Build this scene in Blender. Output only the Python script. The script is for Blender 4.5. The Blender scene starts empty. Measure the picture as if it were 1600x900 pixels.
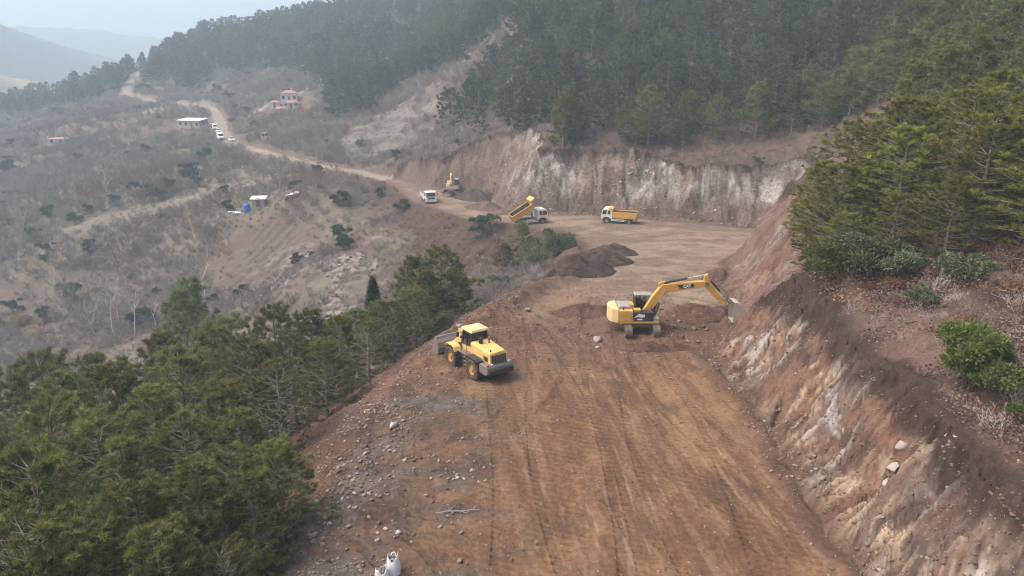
import bpy, math, random
import numpy as np
from mathutils import Vector, Matrix, Euler

R = math.radians
random.seed(7)
rng = np.random.default_rng(7)
scene = bpy.context.scene
col = scene.collection

# ------------------------------------------------------------------ camera
CAM_Z = 20.0
cam_d = bpy.data.cameras.new('camera')
cam = bpy.data.objects.new('camera', cam_d)
col.objects.link(cam)
cam.location = (0.0, 0.0, CAM_Z)
cam.rotation_euler = (R(90 - 17.4), 0, 0)
cam_d.sensor_width = 36.0
cam_d.lens = 24.77
cam_d.clip_start = 0.3
cam_d.clip_end = 20000
scene.camera = cam

# ------------------------------------------------------------------ sky and sun (hazy, overcast day)
SUN_EL, SUN_AZ = 55.0, 262.0        # azimuth clockwise from +Y: light comes across the valley from the left
world = bpy.data.worlds.new('World')
scene.world = world
world.use_nodes = True
wn = world.node_tree
wn.nodes.clear()
wo = wn.nodes.new('ShaderNodeOutputWorld')
wb = wn.nodes.new('ShaderNodeBackground')
sk = wn.nodes.new('ShaderNodeTexSky')
sk.sky_type = 'NISHITA'
sk.sun_disc = False
sk.sun_elevation = R(SUN_EL)
sk.sun_rotation = R(SUN_AZ)
sk.air_density = 1.0
sk.dust_density = 10.0
sk.ozone_density = 1.0
wn.links.new(sk.outputs['Color'], wb.inputs['Color'])
wb.inputs['Strength'].default_value = 0.15
wn.links.new(wb.outputs[0], wo.inputs['Surface'])

sun_d = bpy.data.lights.new('sun', 'SUN')
sun_d.energy = 0.8
sun_d.angle = R(25)
sun_d.color = (1.0, 0.96, 0.9)
sun = bpy.data.objects.new('sun', sun_d)
col.objects.link(sun)
_az, _el = R(SUN_AZ), R(SUN_EL)
_dir = Vector((math.sin(_az) * math.cos(_el), math.cos(_az) * math.cos(_el), math.sin(_el)))
sun.rotation_euler = (-_dir).to_track_quat('-Z', 'Y').to_euler()
sun.location = (0, 0, 200)

scene.view_settings.view_transform = 'Standard'
scene.view_settings.look = 'None'
scene.view_settings.exposure = 0.92
scene.view_settings.gamma = 1.0
scene.view_settings.use_curve_mapping = False

scene.render.engine = 'CYCLES'
cy = scene.cycles
cy.use_denoising = True
try:
    cy.denoiser = 'OPENIMAGEDENOISE'
except Exception:
    pass
cy.max_bounces = 5
cy.diffuse_bounces = 2
cy.glossy_bounces = 2
cy.transmission_bounces = 3
cy.volume_bounces = 2
cy.transparent_max_bounces = 6
cy.use_adaptive_sampling = True
cy.pixel_filter_type = 'BLACKMAN_HARRIS'
cy.filter_width = 1.1
cy.adaptive_threshold = 0.01
# ================================================================== terrain maths
def _hash(ix, iy, seed):
    h = (ix.astype(np.int64) * 374761393 + iy.astype(np.int64) * 668265263 + seed * 974634777) & 0xFFFFFFFF
    h = ((h ^ (h >> 13)) * 1274126177) & 0xFFFFFFFF
    h = (h ^ (h >> 16)) & 0xFFFF
    return h.astype(np.float32) / 65535.0

def vnoise(x, y, seed=0):
    x = np.asarray(x, dtype=np.float64); y = np.asarray(y, dtype=np.float64)
    ix = np.floor(x); iy = np.floor(y)
    fx = (x - ix).astype(np.float32); fy = (y - iy).astype(np.float32)
    fx = fx * fx * (3 - 2 * fx); fy = fy * fy * (3 - 2 * fy)
    ix = ix.astype(np.int64); iy = iy.astype(np.int64)
    a = _hash(ix, iy, seed); b = _hash(ix + 1, iy, seed)
    c = _hash(ix, iy + 1, seed); d = _hash(ix + 1, iy + 1, seed)
    return (a + (b - a) * fx) * (1 - fy) + (c + (d - c) * fx) * fy      # 0..1

def fbm(x, y, octaves=4, seed=0, gain=0.5):
    s = 0; a = 1.0; t = 0
    for o in range(octaves):
        s = s + a * vnoise(x * 2 ** o + 17.3 * o, y * 2 ** o - 9.1 * o, seed + o * 31)
        t += a; a *= gain
    return s / t                                                         # 0..1

def sstep(a, b, x):
    t = np.clip((x - a) / (b - a), 0, 1)
    return t * t * (3 - 2 * t)

def mix(a, b, t):
    return a + (b - a) * t

class RBF:
    """Thin-plate surface through scattered survey points."""
    def __init__(self, pts, lam=0.0, lin=False):
        P = np.array(pts, dtype=np.float64)
        self.c = P[:, :2] / 50.0; self.lin = lin
        n = len(P)
        K = self._k(self.c, self.c) + lam * np.eye(n)
        A = np.zeros((n + 3, n + 3)); A[:n, :n] = K
        A[:n, n] = 1; A[:n, n + 1:] = self.c
        A[n, :n] = 1; A[n + 1:, :n] = self.c.T
        self.w = np.linalg.solve(A, np.concatenate([P[:, 2], np.zeros(3)]))
    def _k(self, a, b):
        d2 = ((a[:, None, :] - b[None, :, :]) ** 2).sum(2)
        if self.lin:
            return -np.sqrt(d2)
        return 0.5 * d2 * np.log(d2 + 1e-12)
    def __call__(self, x, y):
        shp = np.shape(x)
        q = np.stack([np.ravel(x), np.ravel(y)], 1).astype(np.float64) / 50.0
        out = np.empty(len(q)); n = len(self.c)
        for s in range(0, len(q), 40000):
            e = q[s:s + 40000]
            out[s:s + 40000] = self._k(e, self.c) @ self.w[:n] + self.w[n] + e @ self.w[n + 1:]
        return out.reshape(shp)

SURVEY = [
 # hillside above the near cut
 (19,5,5.2),(19,25,5.0),(19,40,5.5),(20,50,6.3),(24,60,6.8),(30,10,9.5),(30,25,9.5),(30,45,11),(45,20,15.5),(45,50,18),
 (60,30,22),(60,60,26),(80,60,36),(80,100,45),(34,62,11),(40,75,13),(46,95,13),(30,75,7),
 # behind the back cut
 (52,112,10),(43,119,5.0),(34,124,5.4),(18,131,6.6),(0,137.5,6.2),(-4,149,5.2),(0,148,6.4),(-10,160,4.5),(40,140,12),(40,180,29),(40,240,57),(80,140,38),(80,200,64),
 (120,150,64),(0,160,9),(3,200,24),(10,260,50),(60,300,90),(140,250,105),(20,175,21),(20,220,41),
 # gully and scree left of the spur
 (-12,190,8),(-25,180,0.5),(-34,195,-3),(-40,215,2),(-27,248,15),(-14,319,38),(-53,304,21),(-65,385,40),(-5,290,38),(-25,214,5),
 # far hill
 (-131,484,50),(-163,483,40),(-192,482,41),(-222,454,22),(-212,419,17),(-254,414,3),(-305,433,-2),(-190,570,20),(-120,620,38),(-260,530,-14),
 (-30,520,80),(60,480,130),(-147,375,12),(-159,362,6.5),(-111,368,22),(-93,302,8),(-122,276,-2.5),(-80,330,20),(-70,270,6),(-60,240,1),
 # along the haul road
 (-15,137,-6),(-21,146,-6),(-30.5,168,-5.7),(-38.6,178,-5),(-52,188,-5),(-77,216,-4),(-96,245,-4),(-116,287,-1),(-130,316,2.8),(-145,330,3.9),(-175,356,4.4),(-196,371,6),
 # valley on the left
 (-98,217,-7),(-122,225,-8.3),(-153,242,-10),(-156,214,-16),(-105,160,-19),(-90,179,-13.5),(-63,169,-8.7),(-58.6,158,-10.5),(-45,154,-7.5),(-32,147,-9),
 (-31.6,125,-13),(-22.7,121,-12),(-11,117,-10.5),(-15.5,108.7,-14),(-25,108,-17),(-41,124,-18.5),(-54.5,145,-16.5),(-69,146,-22),(-64,120,-26),(-77,121,-29),(-116,153,-27),
 (-190,300,-4),(-230,330,-8),(-230,250,-22),(-260,380,-8),(-160,300,0),(-140,290,-1),
 # below the platform
 (-10,60,-6),(-20,60,-12),(-30,60,-17),(-45,60,-24),(-60,60,-30),(-10,35,-3.5),(-20,35,-8),(-30,35,-13),(-45,35,-20),(-60,35,-27),(-10,10,-3),(-30,10,-12),(-50,10,-22),
 (0,80,-6),(-10,85,-11),(-25,85,-17),(-45,85,-23),(-70,90,-29),(-100,100,-32),(-140,130,-32),(-120,60,-38),(-200,180,-32),
 (0,100,-9.5),(-12,100,-13),(5,60,-3),(5,40,-1.2),(5,15,-0.4),(10,76,-3.4),(20,88,-1),(22,102,-2),(6,92,-6),(4,108,-8),
]
NAT = RBF(SURVEY, lam=0.002)

# bench cut by the machines: outline (x, y, z)
PLATFORM = [(-8.9,2,0.2),(-8.9,24,0),(-8.6,34,0),(-7.3,46,-0.1),(-3.6,56,0),(0.5,64,-.4),(5.2,72,-1.2),(7,85,-2.6),(8,100,-4),(5.2,112,-5),(-1,117,-5.4),
 (-7,121.5,-5.6),(-15,133.5,-6),(-21,144,-6),(-30.5,167,-5.7),(-27,171,-5.7),(-18,155,-5.8),(-13,153,-5.6),(-7,148,-5.5),(-3.5,138,-5.6),(0,127.5,-5.5),(17,123,-5),(32,116,-5),(40,112.5,-5),
 (42,106,-4.6),(36.5,100,-4),(28.5,86,-2.6),(22.4,72,-1.2),(19.4,62,-.3),(18.9,56.5,0),(17.4,51.6,0),(14.7,47.8,0),(14.2,43,0),(14.2,24,0),(14.2,2,.2)]
PZ = RBF(PLATFORM, lam=0.01, lin=True)
HAUL = [(-29,168,-5.7),(-38.6,178,-5.2),(-52,188.5,-5),(-64,202,-4.6),(-77,216,-4),(-88,230,-4),(-96,245,-4),(-108,268,-2.6),(-116,287,-0.8),(-124,304,1.2),(-130,316,2.8),
        (-137,325,3.6),(-145,330,3.9),(-160,344,4.2),(-175,356,4.4),(-196,371,6),(-206,395,12),(-212,419,18)]

def poly_sd(x, y, poly):
    """Signed distance to a polygon (negative inside), arc length of the nearest boundary point."""
    best = np.full(x.shape, 1e9); arc = np.zeros(x.shape); inside = np.zeros(x.shape, bool)
    n = len(poly); run = 0.0
    for i in range(n):
        ax, ay = poly[i][:2]; bx, by = poly[(i + 1) % n][:2]
        ex, ey = bx - ax, by - ay; L = math.hypot(ex, ey)
        t = np.clip(((x - ax) * ex + (y - ay) * ey) / (L * L), 0, 1)
        d = np.hypot(x - ax - t * ex, y - ay - t * ey)
        m = d < best
        best = np.where(m, d, best); arc = np.where(m, run + t * L, arc)
        c = ((ay > y) != (by > y)) & (x < (bx - ax) * (y - ay) / (by - ay + 1e-12) + ax)
        inside ^= c
        run += L
    return np.where(inside, -best, best), arc

def line_d(x, y, line):
    best = np.full(x.shape, 1e9); z = np.zeros(x.shape)
    for i in range(len(line) - 1):
        ax, ay = line[i][:2]; bx, by = line[i + 1][:2]
        ex, ey = bx - ax, by - ay; L2 = ex * ex + ey * ey
        t = np.clip(((x - ax) * ex + (y - ay) * ey) / L2, 0, 1)
        d = np.hypot(x - ax - t * ex, y - ay - t * ey)
        m = d < best
        best = np.where(m, d, best)
        if len(line[i]) > 2:
            z = np.where(m, line[i][2] + t * (line[i + 1][2] - line[i][2]), z)
    return best, z

def in_poly(x, y, poly):
    return sstep(1.5, -1.5, poly_sd(x, y, poly)[0])

def ground(x, y, full=False):
    """Height of the finished ground; with full=True also the masks."""
    x = np.asarray(x, dtype=np.float64); y = np.asarray(y, dtype=np.float64)
    r = np.hypot(x, y)
    N = NAT(x, y)
    # far country beyond the ridge: valley plain, long bare ridges
    ang = np.degrees(np.arctan2(x, y))
    plain = -42 + 12 * fbm(x / 130, y / 130, 3, 5)
    w1 = (fbm(x / 260, y / 260, 4, 9) - .5); w2 = (fbm(x / 420, y / 420, 4, 19) - .5); w0 = (fbm(x / 150, y / 150, 4, 29) - .5)
    h1 = np.exp(-((r - 1200 - 160 * w0) / 300) ** 2) * np.clip(122 - 7.0 * (ang + 36), 20, 150) + 22 * w1
    h2 = np.exp(-((r - 1850) / 380) ** 2) * (128 + 10 * np.sin(ang * .35)) + 26 * w2
    h0 = np.exp(-((r - 760) / 110) ** 2) * np.clip(50 - 3.2 * (ang + 36), 0, 60) + 14 * w0
    far = plain + np.maximum(np.maximum(h1, h2), h0)
    k = sstep(480, 760, r)
    N = mix(np.clip(N, -60, 190), far, k)
    rough = sstep(20, 60, r)
    N = N + (fbm(x / 14, y / 14, 4, 3) - .5) * 2.2 * rough * (1 + 2 * sstep(120, 400, r)) + (fbm(x / 2.3, y / 2.3, 3, 4) - .5) * 0.55
    sd, arc = poly_sd(x, y, PLATFORM)
    sd = sd + ((vnoise(arc / 5.0, arc * 0, 43) - .5) * 1.3 + (vnoise(arc / 1.4, arc * 0, 44) - .5) * .5) * sstep(10, 13, x) * sstep(112, 104, y) * sstep(6, 1.5, np.abs(sd))
    pz = PZ(x, y)
    near = sstep(95, 60, y)
    wob = (vnoise(arc / 5.5, arc * 0, 41) - .5) * 1.6 + (vnoise(arc / 1.7, arc * 0, 42) - .5) * 0.6
    ed = sd + wob * sstep(0.0, 2.0, sd)
    cs = mix(1.75, 1.18, near)
    cut = pz + np.maximum(ed, 0) * cs
    fill = pz - np.maximum(ed - .3, 0) * 0.66
    z = np.minimum(np.maximum(N, fill), cut)
    kind_cut = (N > cut) & (sd > 0)
    kind_fill = (N < fill) & (sd > 0)
    # haul road along the hillside
    hd, hz = line_d(x, y, HAUL)
    hcut = hz + np.maximum(hd - 2.3, 0) * 1.2
    hfill = hz - np.maximum(hd - 2.6, 0) * 0.7
    z2 = np.minimum(np.maximum(z, hfill), hcut)
    z = np.where(hd < 14, np.where(sd > 0.5, z2, z), z)
    if not full:
        return z
    return dict(z=z, N=N, sd=sd, arc=arc, ed=ed, cut=kind_cut, fill=kind_fill, u=cut - N, hd=hd, near=near, pz=pz, r=r, ang=ang, k=k)
# ================================================================== materials
def new_mat(name):
    m = bpy.data.materials.new(name); m.use_nodes = True
    nt = m.node_tree; nt.nodes.clear()
    out = nt.nodes.new('ShaderNodeOutputMaterial')
    b = nt.nodes.new('ShaderNodeBsdfPrincipled')
    nt.links.new(b.outputs[0], out.inputs['Surface'])
    return m, nt, b, out

def node(nt, kind, **kw):
    n = nt.nodes.new(kind)
    for k, v in kw.items():
        if k in n.inputs:
            n.inputs[k].default_value = v
        else:
            setattr(n, k, v)
    return n

def mathn(nt, op, a, b=None, clamp=False):
    n = nt.nodes.new('ShaderNodeMath'); n.operation = op; n.use_clamp = clamp
    for i, v in enumerate((a, b)):
        if v is None: continue
        if isinstance(v, (int, float)): n.inputs[i].default_value = v
        else: nt.links.new(v, n.inputs[i])
    return n.outputs[0]

def earth_mat(name, fine=6.0, contrast=0.5, speck=0.25, bump=0.6, stretch=None, tracks=False):
    """Soil and rock: vertex tint (the kind of soil) broken up by grain, pebbles and relief."""
    m, nt, b, out = new_mat(name)
    L = nt.links
    at = node(nt, 'ShaderNodeAttribute', attribute_name='tint')
    geo = node(nt, 'ShaderNodeNewGeometry')
    src = geo.outputs['Position']
    if stretch:
        at2 = node(nt, 'ShaderNodeAttribute', attribute_name='facecoord')
        mp = node(nt, 'ShaderNodeMapping'); mp.inputs['Scale'].default_value = stretch
        L.new(at2.outputs['Vector'], mp.inputs['Vector']); ssrc = mp.outputs['Vector']
    n1 = node(nt, 'ShaderNodeTexNoise', Scale=fine, Detail=8.0, Roughness=0.68)
    L.new(src, n1.inputs['Vector'])
    n2 = node(nt, 'ShaderNodeTexNoise', Scale=fine * 0.11, Detail=5.0, Roughness=0.6)
    L.new(src, n2.inputs['Vector'])
    vo = node(nt, 'ShaderNodeTexVoronoi', Scale=fine * 0.9); vo.inputs['Randomness'].default_value = 1.0
    L.new(src, vo.inputs['Vector'])
    h = mathn(nt, 'ADD', mathn(nt, 'MULTIPLY', n1.outputs['Fac'], 0.65), mathn(nt, 'MULTIPLY', n2.outputs['Fac'], 0.35))
    if stretch:
        n3 = node(nt, 'ShaderNodeTexNoise', Scale=1.0, Detail=7.0, Roughness=0.65)
        L.new(ssrc, n3.inputs['Vector'])
        h = mathn(nt, 'ADD', mathn(nt, 'MULTIPLY', h, 0.5), mathn(nt, 'MULTIPLY', n3.outputs['Fac'], 0.5))
    # contrast curve on the value
    f = mathn(nt, 'MULTIPLY_ADD', h, contrast * 4.0)
    f.node.inputs[2].default_value = 1.0 - contrast * 2.0
    f = mathn(nt, 'MAXIMUM', f, 0.35)
    mul = node(nt, 'ShaderNodeVectorMath', operation='SCALE')
    L.new(at.outputs['Color'], mul.inputs[0]); L.new(f, mul.inputs['Scale'])
    # pale and dark pebbles
    ramp = node(nt, 'ShaderNodeMapRange'); ramp.inputs['From Min'].default_value = 0.30; ramp.inputs['From Max'].default_value = 0.12
    L.new(vo.outputs['Distance'], ramp.inputs['Value'])
    sep = node(nt, 'ShaderNodeSeparateColor'); L.new(vo.outputs['Color'], sep.inputs[0])
    pick = mathn(nt, 'GREATER_THAN', sep.outputs[0], 1.0 - speck)
    fac = mathn(nt, 'MULTIPLY', mathn(nt, 'MULTIPLY', ramp.outputs[0], pick), 0.75)
    mx = node(nt, 'ShaderNodeMix', data_type='RGBA')
    L.new(fac, mx.inputs[0]); L.new(mul.outputs[0], mx.inputs[6])
    peb = node(nt, 'ShaderNodeMix', data_type='RGBA')
    peb.inputs[6].default_value = (0.10, 0.07, 0.055, 1); peb.inputs[7].default_value = (0.40, 0.34, 0.29, 1)
    L.new(sep.outputs[1], peb.inputs[0])
    L.new(peb.outputs[2], mx.inputs[7])
    L.new(mx.outputs[2], b.inputs['Base Color'])
    b.inputs['Roughness'].default_value = 0.95
    b.inputs['Specular IOR Level'].default_value = 0.15
    bh = mathn(nt, 'ADD', h, mathn(nt, 'MULTIPLY', fac, 0.5))
    if tracks:
        at3 = node(nt, 'ShaderNodeAttribute', attribute_name='track')
        bh = mathn(nt, 'ADD', bh, mathn(nt, 'MULTIPLY', at3.outputs['Fac'], 0.5))
    bp = node(nt, 'ShaderNodeBump', Strength=min(1.0, bump), Distance=0.12 * max(1.0, bump * 1.6))
    L.new(bh, bp.inputs['Height']); L.new(bp.outputs[0], b.inputs['Normal'])
    return m

M = {}
M['ground'] = earth_mat('earth and dry litter', 7.0, 0.75, 0.16, 0.9)
M['road'] = earth_mat('graded soil', 4.0, 0.70, 0.12, 0.95, tracks=True)
M['cut'] = earth_mat('scraped rock face', 6.0, 0.85, 0.22, 1.0, stretch=(3.2, 0.38, 1.0))
M['cutback'] = earth_mat('broken rock face', 2.2, 1.0, 0.20, 1.3)
M['fill'] = earth_mat('tipped rubble soil', 5.0, 0.8, 0.38, 1.0)

def c3(*a): return np.array(a, dtype=np.float64)
def lerp3(A, B, t): return A + (B - A) * np.clip(t, 0, 1)[..., None]

FIELD_PALE = [(-112,163),(-100,178),(-84,187),(-66,186),(-56,178),(-66,172),(-86,172),(-100,165)]
FIELD_PLOUGH = [(-60,152),(-46,149),(-38,139),(-45,128),(-56,132),(-66,143)]
FIELD_TERRACE = [(-150,262),(-120,262),(-112,275),(-135,300),(-160,300),(-175,285)]
GREEN_PATCH = [(-142,252),(-128,254),(-130,262),(-143,262)]
SCREE = [(-44,194),(-22,194),(-17,210),(-18,228),(-26,244),(-36,246),(-46,232),(-52,212)]
TRACKS = [[(-112,278),(-103,290),(-93,300),(-86,305)], [(-145,329),(-160,322),(-178,318),(-196,310),(-215,296)],
          [(-260,360),(-235,340),(-215,322),(-200,318)], [(-150,262),(-175,262),(-205,270)]]

def ground_tint(x, y, g):
    n_big = fbm(x / 18, y / 18, 5, 101); n_mid = fbm(x / 4.2, y / 4.2, 5, 102, .62); n_sml = fbm(x / 0.9, y / 0.9, 3, 103)
    r = g['r']
    # ---- natural ground
    litter = lerp3(c3(.175,.112,.092), c3(.100,.075,.060), sstep(.35, .62, n_mid))
    litter = lerp3(litter, c3(.25,.195,.165), sstep(.60, .78, n_sml) * .7)
    litter = lerp3(litter, c3(.10,.10,.05), sstep(.62, .75, fbm(x / 7, y / 7, 3, 77)) * .35)
    scrub = lerp3(c3(.185,.150,.125), c3(.115,.092,.080), sstep(.36, .60, n_mid))
    scrub = lerp3(scrub, c3(.20,.18,.125), sstep(.50, .66, n_big) * .6)
    scrub = lerp3(scrub, c3(.17,.10,.08), sstep(.56, .70, fbm(x / 11, y / 11, 3, 55)) * .6)
    litter = lerp3(litter, lerp3(c3(.150,.098,.080), c3(.095,.072,.060), sstep(.4, .6, n_sml)), sstep(80, 110, y) * .8)
    nat = lerp3(scrub, litter, sstep(0, 22, x + (n_big - .5) * 16))
    a = in_poly(x + (n_big - .5) * 10, y + (n_mid - .5) * 10, FIELD_PALE); nat = lerp3(nat, lerp3(c3(.255,.225,.19), c3(.19,.165,.14), sstep(.3, .7, n_mid)), a * .8)
    a = in_poly(x, y, FIELD_PLOUGH); nat = lerp3(nat, lerp3(c3(.135,.096,.078), c3(.175,.13,.105), n_mid), a * .75)
    nat = lerp3(nat, c3(.095,.066,.055), a * sstep(.3, .8, np.sin((x * .80 - y * .60) * 2 * np.pi / 2.6)) * sstep(-58, -54, x) * sstep(-44, -47, x) * .8)
    a = in_poly(x, y, FIELD_TERRACE); nat = lerp3(nat, c3(.17,.125,.115), a * .8)
    a = in_poly(x, y, GREEN_PATCH); nat = lerp3(nat, c3(.16,.20,.085), a * .85)
    a = in_poly(x + (n_big - .5) * 14, y + (n_mid - .5) * 14, SCREE)
    nat = lerp3(nat, lerp3(c3(.225,.205,.19), c3(.135,.115,.105), sstep(.35, .6, n_mid)), a * .85)
    # rocky outcrops on the slope below the haul road
    a = sstep(.56, .66, fbm(x / 6, y / 6, 4, 61)) * sstep(-60, -45, x) * sstep(2, -8, x) * sstep(85, 100, y) * sstep(150, 130, y)
    nat = lerp3(nat, lerp3(c3(.31,.275,.25), c3(.13,.10,.088), sstep(.4, .60, n_sml)), a * .85)
    # reddish spill below the haul road
    a = sstep(9, 2, np.abs(g['sd'] - 3)) * sstep(98, 106, y) * sstep(8, 4, x) * (1 - g['k'])
    nat = lerp3(nat, lerp3(c3(.115,.075,.060), c3(.085,.062,.053), sstep(.35, .6, n_mid)), a * .8)
    for t in TRACKS:
        d, _ = line_d(x, y, t); nat = lerp3(nat, c3(.36,.29,.225), sstep(1.9, .9, d + (n_mid - .5)))
    # distant country
    far = lerp3(c3(.42,.33,.22), c3(.30,.23,.16), n_big)
    far = lerp3(far, c3(.09,.11,.10), sstep(.42, .52, fbm(x / 70, y / 110, 4, 71)) * .9)
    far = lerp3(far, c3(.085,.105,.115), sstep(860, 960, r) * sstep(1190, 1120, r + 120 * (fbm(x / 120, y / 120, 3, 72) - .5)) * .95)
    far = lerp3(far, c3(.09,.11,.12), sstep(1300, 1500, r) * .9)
    nat = lerp3(nat, far, sstep(480, 600, r))
    # ---- bench
    base = lerp3(c3(.255,.150,.085), c3(.170,.095,.057), sstep(.36, .60, fbm(x / 2.0, y / 6, 5, 111, .66)))
    base = lerp3(base, c3(.115,.072,.050), sstep(.54, .66, fbm(x / 1.5 + 9, y / 3.0, 5, 116, .66)) * .55)
    base = lerp3(base, c3(.265,.175,.112), sstep(.50, .70, fbm((x + y * .14) / .7, y / 6, 4, 112, .6)) * .55)
    redd = lerp3(c3(.120,.068,.050), c3(.180,.108,.076), fbm((x + y * .3) / .9, y / 1.6, 4, 114))
    w = sstep(43, 50, y + (n_big - .5) * 12) * sstep(74, 62, y + (x - 5) * .45 + (n_mid - .5) * 9)     # freshly spread red soil by the machines
    base = lerp3(base, redd, w * .85)
    pale = lerp3(c3(.310,.230,.172), c3(.205,.145,.108), sstep(.36, .64, fbm(x / 3.4, y / 2.6, 5, 113, .66)))
    ring = np.abs(((np.hypot(x - 30, y - 78) + (n_mid - .5) * 1.2) % 2.3) - 1.15)
    pale = lerp3(pale, c3(.18,.125,.092), sstep(.32, .12, ring) * sstep(.42, .6, fbm(x / 6, y / 6, 3, 117)) * .5)
    hz = sstep(58, 68, y + (x - 6) * .55 + (n_mid - .5) * 7) 
    base = lerp3(base, pale, hz)
    lane = sstep(3.2, 1.2, np.abs(x - 3.6 - (y - 58) * .42 + (n_mid - .5) * 3)) * sstep(53, 57, y) * sstep(72, 62, y)
    base = lerp3(base, c3(.27,.185,.125), lane * .75)
    # dark and grey tipped material along the outer edge
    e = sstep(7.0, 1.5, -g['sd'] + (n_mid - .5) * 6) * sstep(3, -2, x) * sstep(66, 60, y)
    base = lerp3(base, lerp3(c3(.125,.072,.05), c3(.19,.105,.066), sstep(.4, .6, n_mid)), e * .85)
    lz = sstep(2, -5, x + (n_big - .5) * 6) * sstep(50, 42, y)
    base = lerp3(base, lerp3(c3(.120,.080,.060), c3(.200,.125,.080), sstep(.36, .62, fbm(x / 1.8, y / .9, 5, 127, .62))), lz * .75)
    gp = sstep(.55, .68, fbm(x / 2.6 + 3, y / 1.1, 5, 119, .62)) * sstep(3, -3, x + (n_big - .5) * 6) * sstep(40, 34, y)
    base = lerp3(base, lerp3(c3(.135,.115,.098), c3(.085,.070,.06), n_sml), gp * .75)
    sh_ = sstep(3.6, 1.2, np.abs(g['sd'] + .6) + (n_mid - .5) * 3) * sstep(39, 34, y) * sstep(2, -3, x + (n_mid - .5) * 5) * sstep(.40, .58, fbm(x / 1.6, y / 1.3, 5, 126, .65))
    base = lerp3(base, lerp3(c3(.19,.165,.145), c3(.105,.085,.075), n_sml), sh_ * .8)
    patch = sstep(1.1, .6, np.hypot((x + 5.0 + (y - 39.8) * .8) / 3.2, (y - 39.8) / 1.7) + (fbm(x / 1.1, y / .8, 4, 120) - .5) * 1.3)
    base = lerp3(base, lerp3(c3(.105,.095,.088), c3(.16,.14,.125), sstep(.5,.7,n_sml)), patch * .9)
    scr = sstep(.60, .72, fbm((x + y * .10) / .26, y / 2.6, 4, 123, .6)) * sstep(.42, .6, fbm(x / 3, y / 5, 3, 124)) * sstep(-5, 1, x) * sstep(58, 46, y)
    base = lerp3(base, c3(.36,.265,.185), scr * .45)
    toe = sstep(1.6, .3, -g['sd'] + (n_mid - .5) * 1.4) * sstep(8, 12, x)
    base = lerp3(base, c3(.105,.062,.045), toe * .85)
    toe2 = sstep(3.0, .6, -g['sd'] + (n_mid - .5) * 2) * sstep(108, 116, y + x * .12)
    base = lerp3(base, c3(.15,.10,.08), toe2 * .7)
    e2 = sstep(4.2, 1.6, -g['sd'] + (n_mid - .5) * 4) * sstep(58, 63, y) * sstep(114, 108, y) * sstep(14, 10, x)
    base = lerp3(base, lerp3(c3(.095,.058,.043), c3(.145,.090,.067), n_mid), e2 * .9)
    # ---- cut faces
    arc, ed = g['arc'], g['ed']
    q = arc + ed * .30 + (fbm(arc / 2.2, ed / 1.6, 3, 130) - .5) * 1.1
    s1 = fbm(q / 2.6, ed / 9, 4, 131); s2 = fbm(q / .40, ed / 1.9, 5, 132, .66); s3 = fbm(q / .16, ed / 1.4, 2, 133); bl = fbm(q / 1.2, ed / 1.0, 5, 134, .65)
    cutc = lerp3(c3(.165,.118,.102), c3(.205,.122,.084), sstep(.42, .60, s1))
    cutc = lerp3(cutc, c3(.085,.058,.048), sstep(.46, .60, fbm(q / 1.1, ed / 1.0, 5, 137, .68)) * .8)
    cutc = lerp3(cutc, c3(.47,.37,.265), sstep(.47, .60, s2) * sstep(.38, .54, fbm(q / 3.7, ed / 3, 4, 135)) * .85)
    cutc = lerp3(cutc, c3(.44,.42,.405), sstep(.53, .62, s2 * .5 + bl * .5) * sstep(.46, .58, fbm(q / 5.0, ed / 7, 3, 136)) * .85)
    cutc = lerp3(cutc, c3(.105,.060,.046), sstep(.55, .68, s3 * .5 + bl * .5) * .65)
    mauve = sstep(46, 54, y) * sstep(95, 80, y)
    cutc = lerp3(cutc, lerp3(c3(.215,.135,.125), c3(.13,.068,.058), sstep(.4,.62,s2)), mauve * .5)
    back = lerp3(c3(.36,.335,.315), c3(.165,.132,.118), sstep(.36, .62, fbm((arc + ed * .5) / 1.3, ed / 1.2, 5, 141, .65)))
    back = lerp3(back, c3(.10,.072,.06), sstep(.56, .66, fbm((arc - ed * .6) / .9, ed / 1.3, 4, 143, .6)) * .7)
    back = lerp3(back, c3(.23,.155,.105), sstep(.5, .62, fbm(q / 6, ed / 5, 3, 142)) * .6)
    back = lerp3(back, c3(.14,.09,.072), sstep(3.2, 1.0, ed + (bl - .5) * 3) * .8)
    cutc = lerp3(cutc, back, sstep(96, 108, y + x * .1))
    soil = lerp3(c3(.125,.082,.068), c3(.17,.115,.095), n_mid)
    cutc = lerp3(cutc, soil, sstep(4, -3, x) * sstep(138, 143, y) * .85)
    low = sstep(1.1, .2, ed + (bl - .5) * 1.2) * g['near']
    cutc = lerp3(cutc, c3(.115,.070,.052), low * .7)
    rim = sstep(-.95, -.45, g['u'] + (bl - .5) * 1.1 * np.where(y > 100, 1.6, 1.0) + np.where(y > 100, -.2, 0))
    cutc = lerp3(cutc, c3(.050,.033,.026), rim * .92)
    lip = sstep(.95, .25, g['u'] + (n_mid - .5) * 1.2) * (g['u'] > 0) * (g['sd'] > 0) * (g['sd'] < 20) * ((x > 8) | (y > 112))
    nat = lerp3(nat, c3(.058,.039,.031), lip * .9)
    # ---- tipped slope
    fillc = lerp3(c3(.165,.092,.062), c3(.115,.070,.052), sstep(.4, .6, n_mid))
    gp2 = sstep(.50, .60, fbm(x / 2.4, y / 2.4, 3, 151)) * sstep(42, 36, y)
    fillc = lerp3(fillc, lerp3(c3(.21,.185,.165), c3(.11,.09,.08), n_sml), gp2 * .8)
    fillc = lerp3(fillc, lerp3(c3(.115,.068,.050), c3(.080,.053,.043), n_sml), sstep(84, 94, y))
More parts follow.
